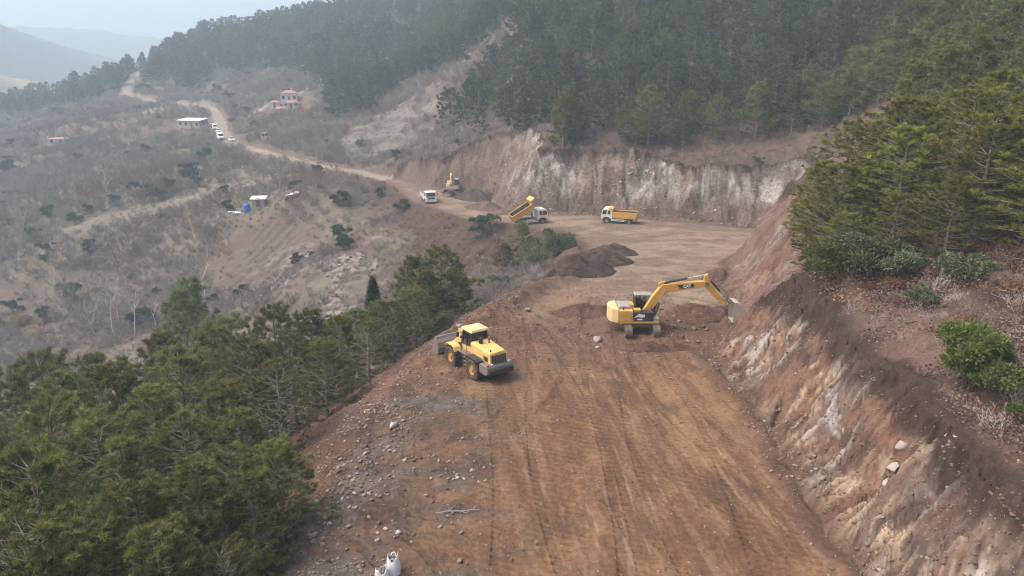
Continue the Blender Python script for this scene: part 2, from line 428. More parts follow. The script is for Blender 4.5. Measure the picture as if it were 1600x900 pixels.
    # ---- haul road
    haul = lerp3(c3(.37,.315,.26), c3(.28,.23,.19), n_mid)
    hcut = lerp3(c3(.13,.09,.075), c3(.19,.14,.115), n_mid)
    hm = sstep(2.3, 1.6, g['hd'] + (n_mid - .5) * 1.0) * (g['sd'] > 0)
    hb = sstep(9, 3, g['hd'] + (n_mid - .5) * 6) * (g['sd'] > 0) * (g['r'] < 330)
    nat = lerp3(nat, hcut, hb * .7)
    ins = sstep(.5, -.5, g['sd'] + (n_mid - .5) * 1.2)
    c = nat
    c = np.where(g['fill'][..., None], fillc, c)
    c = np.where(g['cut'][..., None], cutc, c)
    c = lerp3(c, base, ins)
    c = lerp3(c, haul, hm)
    c = c * .73
    return c, dict(s2=s2, s3=s3, bl=bl, n_mid=n_mid, n_sml=n_sml, gp=gp, e=e, w=w, hz=hz)

def set_attr(me, name, typ, arr):
    a = me.attributes.new(name, typ, 'POINT')
    key = {'FLOAT_COLOR': 'color', 'FLOAT_VECTOR': 'vector', 'FLOAT': 'value'}[typ]
    a.data.foreach_set(key, np.ascontiguousarray(arr, dtype=np.float32).ravel())

def mesh_np(name, V, F, smooth=True):
    """V (n,3), F (m,k) arrays -> mesh"""
    me = bpy.data.meshes.new(name)
    V = np.asarray(V, dtype=np.float32); F = np.asarray(F, dtype=np.int32)
    k = F.shape[1]
    me.vertices.add(len(V)); me.vertices.foreach_set('co', V.ravel())
    me.loops.add(F.size); me.loops.foreach_set('vertex_index', F.ravel())
    me.polygons.add(len(F)); me.polygons.foreach_set('loop_start', np.arange(0, F.size, k, dtype=np.int32))
    try:
        me.polygons.foreach_set('loop_total', np.full(len(F), k, dtype=np.int32))
    except Exception:
        pass
    if smooth:
        me.polygons.foreach_set('use_smooth', np.ones(len(F), dtype=bool))
    me.update(calc_edges=True)
    return me

def ground_mesh():
    rad = [13.0]
    while rad[-1] < 2400:
        r = rad[-1]
        rad.append(r * (1.0044 if r < 75 else 1.008 if r < 108 else 1.0028 if r < 160 else 1.008 if r < 330 else 1.022))
    rad = np.array(rad)
    nc = 820
    an = np.radians(np.linspace(-48, 48, nc))
    RR, AA = np.meshgrid(rad, an, indexing='ij')
    x = RR * np.sin(AA); y = RR * np.cos(AA)
    g = ground(x, y, True)
    tint, s = ground_tint(x, y, g)
    z = g['z'].copy()
    sd = g['sd']
    ins = sd < 0
    # relief: scraped ridges on the cut, ruts on the bench, rubble on the tip
    cm = g['cut'] * sstep(0, .6, g['ed'])
    z += cm * ((s['s2'] - .5) * 1.2 + (s['s3'] - .5) * .45 + (s['bl'] - .5) * .9 + (fbm(g['arc'] / 2.4, g['ed'] / 1.6, 3, 163) - .5) * .8 * (y < 95))
    back = cm * (y > 100)
    z += back * ((fbm((g['arc'] + g['ed'] * .5) / 3.0, g['ed'] / 2.5, 5, 161, .65) - .5) * 4.2)
    rim = g['cut'] * sstep(-1.4, -.1, g['u']) + (~g['cut']) * (sd > 0) * (x > 8) * sstep(1.6, 0, g['u'])
    z += rim * ((s['n_sml'] - .35) * .9 + (fbm(x / 1.6, y / 1.6, 3, 165) - .4) * 1.1) * sstep(30, 10, sd)
    tr = fbm((x + y * .16) / .8, y / 14, 3, 171)
    z += ins * (tr - .5) * .16 * sstep(70, 55, y)
    z += ins * (s['n_mid'] - .5) * (.14 + .75 * s['e'] + .55 * s['w'] * (1 - s['hz']))
    z += ins * (s['n_sml'] - .5) * (.05 + .32 * s['e'] + .25 * s['w'] * (1 - s['hz']) + .2 * s['gp'])
    z += g['fill'] * ((s['n_mid'] - .5) * .9 + (s['n_sml'] - .5) * .45)
    # berm of spoil on the outer edge and a muck ridge along the toe of the cut
    z += (s['n_mid'] * .6 + .1 + (s['n_sml'] - .5) * .5) * sstep(2.2, 0, np.abs(sd + 1.1)) * (x < 9) * sstep(50, 56, y) * (y < 108)
    z += (s['n_mid'] * .55) * sstep(1.0, 0, np.abs(sd + .3)) * (x > 10) * (y < 110)
    # print of tracks and tyres: narrow bands with cross bars
    band = 0
    for cx, k, w in ((1.5, -.10, .30), (3.7, -.10, .30), (7.6, -.03, .32), (9.8, -.03, .32), (-1.0, .06, .25), (5.3, .12, .28)):
        off = x - cx - (y - 40) * k - 1.2 * np.sin(y / 9 + cx)
        band = np.maximum(band, sstep(w, w * .6, np.abs(off)))
    for cx_, cy_, rad_, w in ((-15, 47, 12.0, .3), (-15, 47, 14.1, .3), (-15, 47, 16.6, .28), (-15, 47, 18.7, .28), (-13, 19, 9.4, .26), (-13, 19, 11.3, .26), (30, 44, 19.5, .28), (30, 44, 21.6, .28), (-4, 78, 15.5, .3), (-4, 78, 17.6, .3), (40, 84, 24.0, .3), (40, 84, 26.2, .3)):
        off = np.hypot(x - cx_, y - cy_) - rad_ + (s['n_mid'] - .5) * .5
        band = np.maximum(band, sstep(w, w * .5, np.abs(off)))
    bars = .5 + .5 * np.sin(y * 2 * np.pi / .42)
    trk = (band * bars * ins * sstep(74, 60, y) + sstep(.55, .62, fbm(x / 6, y / 6, 2, 181)) * (.5 + .5 * np.sin((y + .4 * x) * 2 * np.pi / .5)) * .5 * ins)
    band = band * sstep(.36, .56, fbm(x / 2.5, y / 2.5, 4, 183))
    z -= band * ins * (.015 + .025 * bars) * sstep(100, 80, y)
    tint = lerp3(tint, tint * .80, band * ins * (.3 + .6 * bars))
    V = np.stack([x, y, z], -1).reshape(-1, 3)
    nr = len(rad)
    idx = np.arange(nr * nc).reshape(nr, nc)
    F = np.stack([idx[:-1, :-1], idx[:-1, 1:], idx[1:, 1:], idx[1:, :-1]], -1)
    F = F[..., ::-1]                                       # normals up
    cls = np.zeros((nr, nc), int)                           # 0 ground 1 road 2 cut 3 fill 4 haul road
    cls[g['fill'] & (g['sd'] < 30)] = 3
    cls[g['cut']] = 2
    cls[g['cut'] & (y > 92)] = 5
    cls[(g['hd'] < 2.6) & (sd > 0)] = 4
    cls[ins] = 1
    fc = cls[:-1, :-1]
    fcoord = np.stack([g['arc'] + g['ed'] * .30, g['ed'], z], -1).reshape(-1, 3)
    T = np.concatenate([tint.reshape(-1, 3), np.ones((nr * nc, 1))], 1)
    for k, (name, mat) in enumerate([('terrain', 'ground'), ('road', 'road'), ('rock_cutting', 'cut'), ('embankment', 'fill'), ('dirt_track', 'road'), ('quarried_cliff', 'cutback')]):
        f = F[fc == k].reshape(-1, 4)
        used, inv = np.unique(f, return_inverse=True)
        me = mesh_np(name, V[used], inv.reshape(-1, 4))
        set_attr(me, 'tint', 'FLOAT_COLOR', T[used])
        set_attr(me, 'facecoord', 'FLOAT_VECTOR', fcoord[used])
        set_attr(me, 'track', 'FLOAT', trk.reshape(-1)[used])
        me.materials.append(M[mat])
        o = bpy.data.objects.new(name, me); col.objects.link(o)
        o['kind'] = 'structure'
    return rad, an, z

GRAD, GANG, GZ = ground_mesh()

def gz(x, y):
    """Height of the built ground sheet under (x, y): bilinear on the same grid."""
    x = np.asarray(x, dtype=np.float64); y = np.asarray(y, dtype=np.float64)
    r = np.clip(np.hypot(x, y), GRAD[0], GRAD[-2]); a = np.clip(np.arctan2(x, y), GANG[0], GANG[-2])
    i = np.clip(np.searchsorted(GRAD, r) - 1, 0, len(GRAD) - 2)
    fa = (a - GANG[0]) / (GANG[1] - GANG[0]); j = np.clip(fa.astype(int), 0, len(GANG) - 2)
    u = (r - GRAD[i]) / (GRAD[i + 1] - GRAD[i]); v = np.clip(fa - j, 0, 1)
    return (GZ[i, j] * (1 - u) * (1 - v) + GZ[i + 1, j] * u * (1 - v) + GZ[i, j + 1] * (1 - u) * v + GZ[i + 1, j + 1] * u * v)

# ------------------------------------------------------------------ haze over the whole valley
def haze():
    x0, x1, y0, y1, z0, z1 = -2000, 2000, -40, 2500, -90, 240
    V = [(x, y, z) for z in (z0, z1) for y in (y0, y1) for x in (x0, x1)]
    F = [(0, 2, 3, 1), (4, 5, 7, 6), (0, 1, 5, 4), (2, 6, 7, 3), (0, 4, 6, 2), (1, 3, 7, 5)]
    me = bpy.data.meshes.new('haze'); me.from_pydata(V, [], F); me.update()
    m = bpy.data.materials.new('haze'); m.use_nodes = True
    nt = m.node_tree; nt.nodes.clear()
    out = nt.nodes.new('ShaderNodeOutputMaterial')
    pv = nt.nodes.new('ShaderNodeVolumePrincipled')
    pv.inputs['Color'].default_value = (0.68, 0.86, 1.0, 1)
    pv.inputs['Density'].default_value = HAZE_DENSITY
    pv.inputs['Anisotropy'].default_value = 0.15
    nt.links.new(pv.outputs[0], out.inputs['Volume'])
    me.materials.append(m)
    o = bpy.data.objects.new('haze', me); col.objects.link(o)
    o['kind'] = 'stuff'; o['label'] = 'pale blue haze hanging in the whole valley'; o['category'] = 'haze'
HAZE_DENSITY = 0.0008
haze()
# ================================================================== plants
def leaf_mat(name, dark, light, trans=0.25):
    m, nt, b, out = new_mat(name)
    L = nt.links
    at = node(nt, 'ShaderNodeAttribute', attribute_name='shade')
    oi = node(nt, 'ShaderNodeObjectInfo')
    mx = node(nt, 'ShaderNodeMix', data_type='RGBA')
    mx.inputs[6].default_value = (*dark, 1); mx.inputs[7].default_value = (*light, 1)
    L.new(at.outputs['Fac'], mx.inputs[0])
    hs = node(nt, 'ShaderNodeHueSaturation')
    L.new(mathn(nt, 'MULTIPLY_ADD', oi.outputs['Random'], 0.05), hs.inputs['Hue']); hs.inputs['Hue'].links[0].from_node.inputs[2].default_value = 0.470
    L.new(mathn(nt, 'MULTIPLY_ADD', oi.outputs['Random'], 0.75), hs.inputs['Value']); hs.inputs['Value'].links[0].from_node.inputs[2].default_value = 0.65
    L.new(mx.outputs[2], hs.inputs['Color'])
    L.new(hs.outputs[0], b.inputs['Base Color'])
    b.inputs['Roughness'].default_value = 0.6; b.inputs['Specular IOR Level'].default_value = 0.25
    tr = node(nt, 'ShaderNodeBsdfTranslucent'); L.new(hs.outputs[0], tr.inputs['Color'])
    ms = node(nt, 'ShaderNodeMixShader'); ms.inputs[0].default_value = trans
    L.new(b.outputs[0], ms.inputs[1]); L.new(tr.outputs[0], ms.inputs[2]); L.new(ms.outputs[0], out.inputs['Surface'])
    return m

def bark_mat(name, c1, c2, sc=6.0):
    m, nt, b, out = new_mat(name)
    geo = node(nt, 'ShaderNodeTexCoord')
    n1 = node(nt, 'ShaderNodeTexNoise', Scale=sc, Detail=5.0, Roughness=0.7)
    nt.links.new(geo.outputs['Object'], n1.inputs['Vector'])
    mx = node(nt, 'ShaderNodeMix', data_type='RGBA')
    mx.inputs[6].default_value = (*c1, 1); mx.inputs[7].default_value = (*c2, 1)
    nt.links.new(n1.outputs['Fac'], mx.inputs[0]); nt.links.new(mx.outputs[2], b.inputs['Base Color'])
    b.inputs['Roughness'].default_value = 0.9
    return m

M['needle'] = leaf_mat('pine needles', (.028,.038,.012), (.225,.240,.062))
M['needle_lime'] = leaf_mat('lime pine needles', (.040,.054,.013), (.29,.30,.058))  # lighter, yellower needle tone for the stand above the near cutting
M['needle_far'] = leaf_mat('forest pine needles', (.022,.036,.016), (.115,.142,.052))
M['leaf_green'] = leaf_mat('evergreen leaves', (.050,.080,.022), (.17,.235,.060), .3)
M['leaf_dark'] = leaf_mat('juniper foliage', (.022,.042,.022), (.055,.090,.042))
M['leaf_olive'] = leaf_mat('grey green foliage', (.065,.080,.045), (.14,.165,.085))
M['leaf_dry'] = leaf_mat('withered leaves', (.16,.075,.045), (.30,.16,.09))
M['leaf_yellow'] = leaf_mat('yellow leaves', (.28,.19,.07), (.42,.30,.12))
M['bark'] = bark_mat('pine bark', (.10,.082,.070), (.28,.245,.215))
M['twig'] = bark_mat('bare twigs', (.20,.172,.155), (.37,.33,.30), 1.5)
M['twig_dark'] = bark_mat('brown twigs', (.15,.122,.112), (.27,.225,.208), 1.5)
M['twig_pale'] = bark_mat('pale bark', (.34,.31,.28), (.55,.52,.48), 2.0)
M['twig_red'] = bark_mat('russet twigs', (.15,.10,.085), (.25,.175,.15), 1.5)

def seg_mesh(name, P0, P1, R0, R1, n=4, mat=None):
    P0 = np.asarray(P0, float); P1 = np.asarray(P1, float); R0 = np.asarray(R0, float); R1 = np.asarray(R1, float)
    d = P1 - P0; d /= np.linalg.norm(d, axis=1, keepdims=True) + 1e-9
    up = np.where(np.abs(d[:, 2:3]) > .9, np.array([[1., 0, 0]]), np.array([[0, 0, 1.]]))
    a = np.cross(d, up); a /= np.linalg.norm(a, axis=1, keepdims=True) + 1e-9
    b = np.cross(d, a)
    t = np.arange(n) * 2 * np.pi / n
    ring = a[:, None, :] * np.cos(t)[None, :, None] + b[:, None, :] * np.sin(t)[None, :, None]
    V = np.concatenate([P0[:, None, :] + ring * R0[:, None, None], P1[:, None, :] + ring * R1[:, None, None]], 1)   # (s, 2n, 3)
    s = len(P0)
    i = np.arange(n); j = (i + 1) % n
    f = np.stack([i, j, j + n, i + n], -1)
    F = (np.arange(s)[:, None, None] * 2 * n + f[None]).reshape(-1, 4)
    me = mesh_np(name, V.reshape(-1, 3), F)
    if mat: me.materials.append(M[mat])
    return me

def blade_mesh(name, pos, axis, blades, length, width, spread, rg, mat, shade):
    """Bunches of needles or leaves: narrow faces fanned about an axis."""
    T = len(pos)
    d = axis[:, None, :] + rg.normal(0, spread, (T, blades, 3))
    d /= np.linalg.norm(d, axis=2, keepdims=True)
    s = np.cross(d, rg.normal(0, 1, (T, blades, 3))); s /= np.linalg.norm(s, axis=2, keepdims=True) + 1e-9
    ln = length * rg.uniform(.65, 1.2, (T, blades, 1))
    p = np.broadcast_to(pos[:, None, :], d.shape)
    V = np.stack([p + d * ln * .12 - s * width * .5, p + d * ln * .12 + s * width * .5, p + d * ln], 2).reshape(-1, 3)
    F = np.arange(T * blades * 3).reshape(-1, 3)
    me = mesh_np(name, V, F, smooth=False)
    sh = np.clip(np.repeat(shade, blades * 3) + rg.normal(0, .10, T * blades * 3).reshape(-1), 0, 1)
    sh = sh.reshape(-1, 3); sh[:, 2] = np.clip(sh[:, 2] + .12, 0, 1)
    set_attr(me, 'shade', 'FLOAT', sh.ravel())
    me.materials.append(M[mat])
    return me

def leafy_mesh(name, pos, axis, leaves, length, width, spread, rg, mat, shade):
    """Leaf sprays: diamond leaves set round each tip."""
    T = len(pos)
    d = axis[:, None, :] * .6 + rg.normal(0, spread, (T, leaves, 3)); d /= np.linalg.norm(d, axis=2, keepdims=True)
    s = np.cross(d, rg.normal(0, 1, (T, leaves, 3))); s /= np.linalg.norm(s, axis=2, keepdims=True) + 1e-9
    ln = length * rg.uniform(.7, 1.25, (T, leaves, 1))
    p = pos[:, None, :] + d * ln * rg.uniform(.2, 1.0, (T, leaves, 1))
    V = np.stack([p, p + d * ln * .5 + s * width * .5, p + d * ln, p + d * ln * .5 - s * width * .5], 2).reshape(-1, 3)
    F = np.arange(T * leaves * 4).reshape(-1, 4)
    me = mesh_np(name, V, F, smooth=False)
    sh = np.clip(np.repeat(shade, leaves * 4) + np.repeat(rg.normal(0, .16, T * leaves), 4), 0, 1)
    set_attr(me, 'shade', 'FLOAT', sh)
    me.materials.append(M[mat])
    return me

def make_pine(seed, H, RM, step, perring, lets, tufts, blades, bl, bw, mat='needle', round_=1.0, nseg=6, lean=0.0, low=.07):
    """Pine grown ring by ring: trunk, whorls of limbs, twigs carrying needle bunches."""
    rg = np.random.default_rng(seed)
    # trunk
    nk = nseg + 1
    tz = np.linspace(-.8, H * .97, nk)
    wx = np.cumsum(rg.normal(0, .05, nk)) * (tz > 0) + lean * np.clip(tz, 0, None) ; wy = np.cumsum(rg.normal(0, .05, nk)) * (tz > 0)
    tp = np.stack([wx, wy, tz], 1)
    tr = .020 * H * (1 - np.clip(tz, 0, H) / H) ** .8 + .02
    def trunk_at(z):
        return np.array([np.interp(z, tz, wx), np.interp(z, tz, wy), z])
    S0, S1, A0, A1 = list(tp[:-1]), list(tp[1:]), list(tr[:-1]), list(tr[1:])
    B0, B1, C0, C1 = [], [], [], []
    TP, TA, TS = [], [], []
    z = H * low * rg.uniform(.8, 1.2); z0 = z; ring = 0
    while z < H * .985:
        t = (z - z0) / (H - z0)
        prof = (.82 + .36 * rg.random()) * (1 - t ** (1.5 * round_)) ** .75 * (.70 + .30 * min(1, t / .18))
        nb = perring + (1 if rg.random() < .4 else 0)
        off = rg.uniform(0, 6.28)
        for k in range(nb):
            if rg.random() < .10: continue
            az = off + k * 6.283 / nb + rg.normal(0, .22)
            L = max(.25, RM * prof * rg.uniform(.62, 1.15))
            base = trunk_at(z + rg.uniform(-.12, .12))
            ox, oy = math.cos(az), math.sin(az)
            rise = mix(.02, .75, t) + rg.normal(0, .08)
            curl = rg.uniform(.10, .32)
            def pt(s):
                return base + np.array([ox * L * s, oy * L * s, L * (rise * s * .55 + curl * s * s)])
            ss = [0, .35, .7, 1.0]
            pts = [pt(s) for s in ss]
            r0 = .006 * H * (.35 + .65 * (1 - t)) + .006
            for a in range(3):
                B0.append(pts[a]); B1.append(pts[a + 1]); C0.append(r0 * (1 - ss[a] * .85)); C1.append(r0 * (1 - ss[a + 1] * .85))
            dead = (t < .14 and rg.random() < .5) or rg.random() < .06
            nl = max(2, int(lets * (.5 + .5 * L / RM) + .5))
            for q in range(nl):
                s = rg.uniform(.28, 1.0) ** .8
                p = pt(s)
                sgn = 1 if q % 2 else -1
                ang = az + sgn * rg.uniform(.35, 1.2) * (1 if s < .95 else .2)
                ll = (.34 * L * (1.15 - s) + .22) * rg.uniform(.7, 1.25)
                dv = np.array([math.cos(ang), math.sin(ang), rg.uniform(.05, .55)]); dv /= np.linalg.norm(dv)
                e = p + dv * ll
                B0.append(p); B1.append(e); C0.append(r0 * .4); C1.append(r0 * .15 + .002)
                if dead:
                    continue
                clump = rg.normal(0, .17)
                for w in range(tufts):
                    u = 1 - (w / tufts) ** 1.3 * .8 * rg.uniform(.8, 1.1)
                    TP.append(p + dv * ll * u + rg.normal(0, .05, 3)); ax = dv * .7 + np.array([ox * .2, oy * .2, .75])
                    TA.append(ax / np.linalg.norm(ax))
                    TS.append(np.clip(.16 + .22 * t + .30 * s * u + clump + rg.normal(0, .07), 0, 1))  # lit tops and darker inner gaps are painted into the needle colour
        z += step * rg.uniform(.8, 1.2) * (1.1 - .35 * t); ring += 1
    TP, TA, TS = np.array(TP), np.array(TA), np.array(TS)
    trunk = seg_mesh('trunk', S0, S1, A0, A1, 7 if blades > 7 else 5, 'bark')
    limbs = seg_mesh('limbs', B0, B1, C0, C1, 4 if blades > 7 else 3, 'bark')
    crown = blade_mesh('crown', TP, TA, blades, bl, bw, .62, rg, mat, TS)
    return dict(trunk=trunk, limbs=limbs, crown=crown)

def make_bush(seed, H, RM, tips, leaves, ll, lw, mat, bark='twig_dark', spread=.8, cone=0.0, blade=False):
    """Leafy shrub: stems from the root, lobed crown of leaf sprays."""
    rg = np.random.default_rng(seed)
    lobes = [(rg.normal(0, RM * .55), rg.normal(0, RM * .55), H * rg.uniform(.25, .85), RM * rg.uniform(.22, .52)) for _ in range(9)] + [(0, 0, H * .6, RM * .6)]
    P, A, S = [], [], []
    for i in range(tips):
        lx, ly, lz, lr = lobes[rg.integers(len(lobes))]
        v = rg.normal(0, 1, 3); v /= np.linalg.norm(v); v[2] = abs(v[2]) * .9 - .25
        p = np.array([lx, ly, lz]) + v * lr * rg.uniform(.55, 1.08) * np.array([1, 1, .8 * H / RM / 1.3])
        if cone:
            f = 1 - cone * np.clip(p[2] / H, 0, 1); p[0] *= f; p[1] *= f
        p[2] = max(p[2], .05)
        P.append(p); a = v * .7 + np.array([0, 0, .6]); A.append(a / np.linalg.norm(a))
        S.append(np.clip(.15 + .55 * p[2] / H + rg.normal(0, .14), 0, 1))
    P, A, S = np.array(P), np.array(A), np.array(S)
    B0, B1, C0, C1 = [], [], [], []
    for (lx, ly, lz, lr) in lobes:
        m_ = np.array([lx * .4, ly * .4, lz * .5]); e = np.array([lx, ly, lz])
        B0 += [np.array([lx * .08, ly * .08, -.3]), m_]; B1 += [m_, e]; C0 += [.03 * H * .5, .02 * H * .5]; C1 += [.02 * H * .5, .008 * H]
        for k in range(7):
            v = rg.normal(0, 1, 3); v[2] = abs(v[2]); v /= np.linalg.norm(v)
            B0.append(e * .8); B1.append(e + v * lr * rg.uniform(.8, 1.35)); C0.append(.008 * H); C1.append(.003)
    stem = seg_mesh('stems', B0, B1, C0, C1, 3, bark)
    fn = blade_mesh if blade else leafy_mesh
    return dict(stems=stem, foliage=fn('foliage', P, A, leaves, ll, lw, spread, rg, mat, S))

def make_bare(seed, H, spread, stems, depth, r0, mat='twig', kids=(3, 4), up=.55, trunk=True, ratio=.62, rmin=.006):
    """Leafless tree or shrub by repeated forking."""
    rg = np.random.default_rng(seed)
    B0, B1, C0, C1 = [], [], [], []
    def grow(p, d, L, r, lev):
        q = p
        for h in range(2):
            d2 = d + rg.normal(0, .16, 3); d2 /= np.linalg.norm(d2)
            e = q + d2 * L * .5
            B0.append(q); B1.append(e); C0.append(r * (1 - .22 * h)); C1.append(r * (1 - .22 * (h + 1)))
            q = e
            if h == 0 and lev < depth and rg.random() < .7:
                side(q, d2, L, r, lev)
        if lev < depth:
            for k in range(int(rg.integers(kids[0], kids[1] + 1)) - 1):
                side(q, d2, L, r, lev)
    def side(q, d, L, r, lev):
        v = d + rg.normal(0, spread, 3) + np.array([0, 0, up * .35]); v /= np.linalg.norm(v)
        grow(q, v, L * ratio * rg.uniform(.75, 1.2), max(r * .58, rmin), lev + 1)
    for s in range(stems):
        v = np.array([rg.normal(0, spread * (.0 if stems == 1 else .8)), rg.normal(0, spread * (.0 if stems == 1 else .8)), 1.0]); v /= np.linalg.norm(v)
        grow(np.array([rg.normal(0, .03 * H), rg.normal(0, .03 * H), -.3]) * (0 if stems == 1 else 1) + np.array([0, 0, -.25]), v, H * .42, r0, 0)
    return dict(branches=seg_mesh('branches', B0, B1, C0, C1, 3, mat))

def thing(name, label, cat, loc=(0, 0, 0), rotz=0.0, group=None, scale=1.0):
    o = bpy.data.objects.new(name, None); col.objects.link(o)
    o.empty_display_size = .3
    o.location = loc; o.rotation_euler = (0, 0, rotz)
    o.scale = scale if isinstance(scale, (tuple, list)) else (scale, scale, scale)
    o['label'] = label; o['category'] = cat
    if group: o['group'] = group
    return o

def part(name, me, parent, label=None):
    o = bpy.data.objects.new(name, me); col.objects.link(o); o.parent = parent
    if label: o['label'] = label
    return o

def plant(name, proto, label, cat, x, y, h=1.0, rot=None, group=None, sink=0.0, sx=None, tilt=None):
    s = h
    w = (sx if sx else 1.0) * s
    o = thing(name, label, cat, (x, y, float(gz(x, y)) - sink), random.uniform(0, 6.28) if rot is None else rot, group, (w, w, s))
    if tilt: o.rotation_euler = (tilt[0], tilt[1], o.rotation_euler[2])
    for k, me in proto.items():
        q = part(k, me, o)
        if k in ('limbs', 'foliage', 'stems'): q['kind'] = 'stuff'
    return o

# ---------------------------------------------------------------- prototypes (unit: metres at the stated height)
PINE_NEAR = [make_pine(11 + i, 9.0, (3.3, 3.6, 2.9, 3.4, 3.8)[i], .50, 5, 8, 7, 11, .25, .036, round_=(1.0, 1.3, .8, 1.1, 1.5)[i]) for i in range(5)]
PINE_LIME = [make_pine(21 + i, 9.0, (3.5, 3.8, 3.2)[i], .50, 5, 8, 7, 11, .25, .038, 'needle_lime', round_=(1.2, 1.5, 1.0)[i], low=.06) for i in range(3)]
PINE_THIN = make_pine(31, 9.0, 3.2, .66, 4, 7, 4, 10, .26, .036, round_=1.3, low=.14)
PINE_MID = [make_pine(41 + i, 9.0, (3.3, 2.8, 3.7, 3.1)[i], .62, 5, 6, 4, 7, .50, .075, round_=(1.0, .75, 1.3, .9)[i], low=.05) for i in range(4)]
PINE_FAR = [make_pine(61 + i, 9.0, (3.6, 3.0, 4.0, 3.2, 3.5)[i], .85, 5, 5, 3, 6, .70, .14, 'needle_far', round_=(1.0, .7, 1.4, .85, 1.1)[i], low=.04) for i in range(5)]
CYPRESS = make_bush(75, 7.0, 1.3, 1500, 7, .40, .07, 'leaf_dark', cone=.75, blade=True, spread=.55)
BUSH_GREEN = [make_bush(81 + i, 2.4, 1.9, 900, 12, .17, .10, 'leaf_green', 'twig') for i in range(2)]
BUSH_OLIVE = [make_bush(85 + i, 2.2, 1.6, 500, 9, .22, .11, 'leaf_olive', 'twig') for i in range(2)]
BUSH_DARK = [make_bush(87 + i, 2.6, 1.5, 600, 8, .30, .07, 'leaf_dark', blade=True) for i in range(2)]
BUSH_DRY = make_bush(89, 1.2, 1.2, 160, 8, .13, .09, 'leaf_dry', 'twig_red')
BUSH_YEL = make_bush(90, 3.0, 1.8, 260, 7, .25, .15, 'leaf_yellow', 'twig')
BARE_TREE = [make_bare(91 + i, 9.0, .42, 1, 4, .13, ('twig_pale', 'twig', 'twig', 'twig_pale')[i], (3, 4), rmin=.018) for i in range(4)]
POPLAR = [make_bare(101 + i, 11.0, .22, 3, 3, .11, ('twig', 'twig_pale')[i], (3, 5), up=1.6, rmin=.02) for i in range(2)]
BARE_BUSH = [make_bare(111 + i, 2.9, .62, 8, 3, .05, ('twig', 'twig_dark', 'twig_dark', 'twig', 'twig_red')[i], (3, 4), ratio=.66, rmin=.022) for i in range(5)]
NEAR_BARE = [make_bare(121 + i, 2.0, .6, 5, 3, .016, ('twig', 'twig_red', 'twig_pale')[i], (2, 3)) for i in range(3)]
# ================================================================== planting
def scatter(name, label, cat, protos, pts, scl, rot, pick):
    """One 'stuff' object: many plants instanced on points (uncountable mass)."""
    pc = bpy.data.collections.new(name + '_kit')
    for i, pr in enumerate(protos):
        # each kit member: one mesh with all its parts
        Vs, Fs, base, mats, mi, sh = [], [], 0, [], [], []
        for k, me in pr.items():
            n = len(me.vertices); v = np.empty(n * 3, np.float32); me.vertices.foreach_get('co', v); v = v.reshape(-1, 3)
            slot = len(mats); mats.append(me.materials[0])
            lt = len(me.polygons[0].vertices)
            f = np.empty(len(me.loops), np.int32); me.loops.foreach_get('vertex_index', f); f = f.reshape(-1, lt)
            if lt == 4: f = np.concatenate([f[:, [0, 1, 2]], f[:, [0, 2, 3]]])
            a = np.zeros(n, np.float32)
            if 'shade' in me.attributes: me.attributes['shade'].data.foreach_get('value', a)
            Vs.append(v); Fs.append(f + base); mi.append(np.full(len(f), slot)); sh.append(a); base += n
        me = mesh_np('%s_kit' % name, np.concatenate(Vs), np.concatenate(Fs), smooth=False)
        for m in mats: me.materials.append(m)
        me.polygons.foreach_set('material_index', np.concatenate(mi).astype(np.int32))
        set_attr(me, 'shade', 'FLOAT', np.concatenate(sh))
        pc.objects.link(bpy.data.objects.new('%s_kit_%02d' % (name, i), me))
    me = bpy.data.meshes.new(name); me.vertices.add(len(pts)); me.vertices.foreach_set('co', np.asarray(pts, np.float32).ravel())
    set_attr(me, 'scl', 'FLOAT', scl); set_attr(me, 'rot', 'FLOAT', rot)
    a = me.attributes.new('pick', 'INT', 'POINT'); a.data.foreach_set('value', np.asarray(pick, np.int32))
    o = bpy.data.objects.new(name, me); col.objects.link(o)
    ng = bpy.data.node_groups.new(name, 'GeometryNodeTree')
    ng.interface.new_socket('Geometry', in_out='INPUT', socket_type='NodeSocketGeometry')
    ng.interface.new_socket('Geometry', in_out='OUTPUT', socket_type='NodeSocketGeometry')
    N, L = ng.nodes, ng.links
    gi, go = N.new('NodeGroupInput'), N.new('NodeGroupOutput')
    ci = N.new('GeometryNodeCollectionInfo'); ci.inputs['Collection'].default_value = pc
    ci.inputs['Separate Children'].default_value = True; ci.inputs['Reset Children'].default_value = True
    ip = N.new('GeometryNodeInstanceOnPoints'); ip.inputs['Pick Instance'].default_value = True
    def named(nm, ty):
        n = N.new('GeometryNodeInputNamedAttribute'); n.data_type = ty; n.inputs['Name'].default_value = nm; return n.outputs['Attribute']
    cx = N.new('ShaderNodeCombineXYZ'); L.new(named('rot', 'FLOAT'), cx.inputs['Z'])
    L.new(gi.outputs[0], ip.inputs['Points']); L.new(ci.outputs[0], ip.inputs['Instance'])
    L.new(named('pick', 'INT'), ip.inputs['Instance Index']); L.new(cx.outputs[0], ip.inputs['Rotation']); L.new(named('scl', 'FLOAT'), ip.inputs['Scale'])
    L.new(ip.outputs[0], go.inputs[0])
    md = o.modifiers.new('plants', 'NODES'); md.node_group = ng
    o['kind'] = 'stuff'; o['label'] = label; o['category'] = cat
    return o

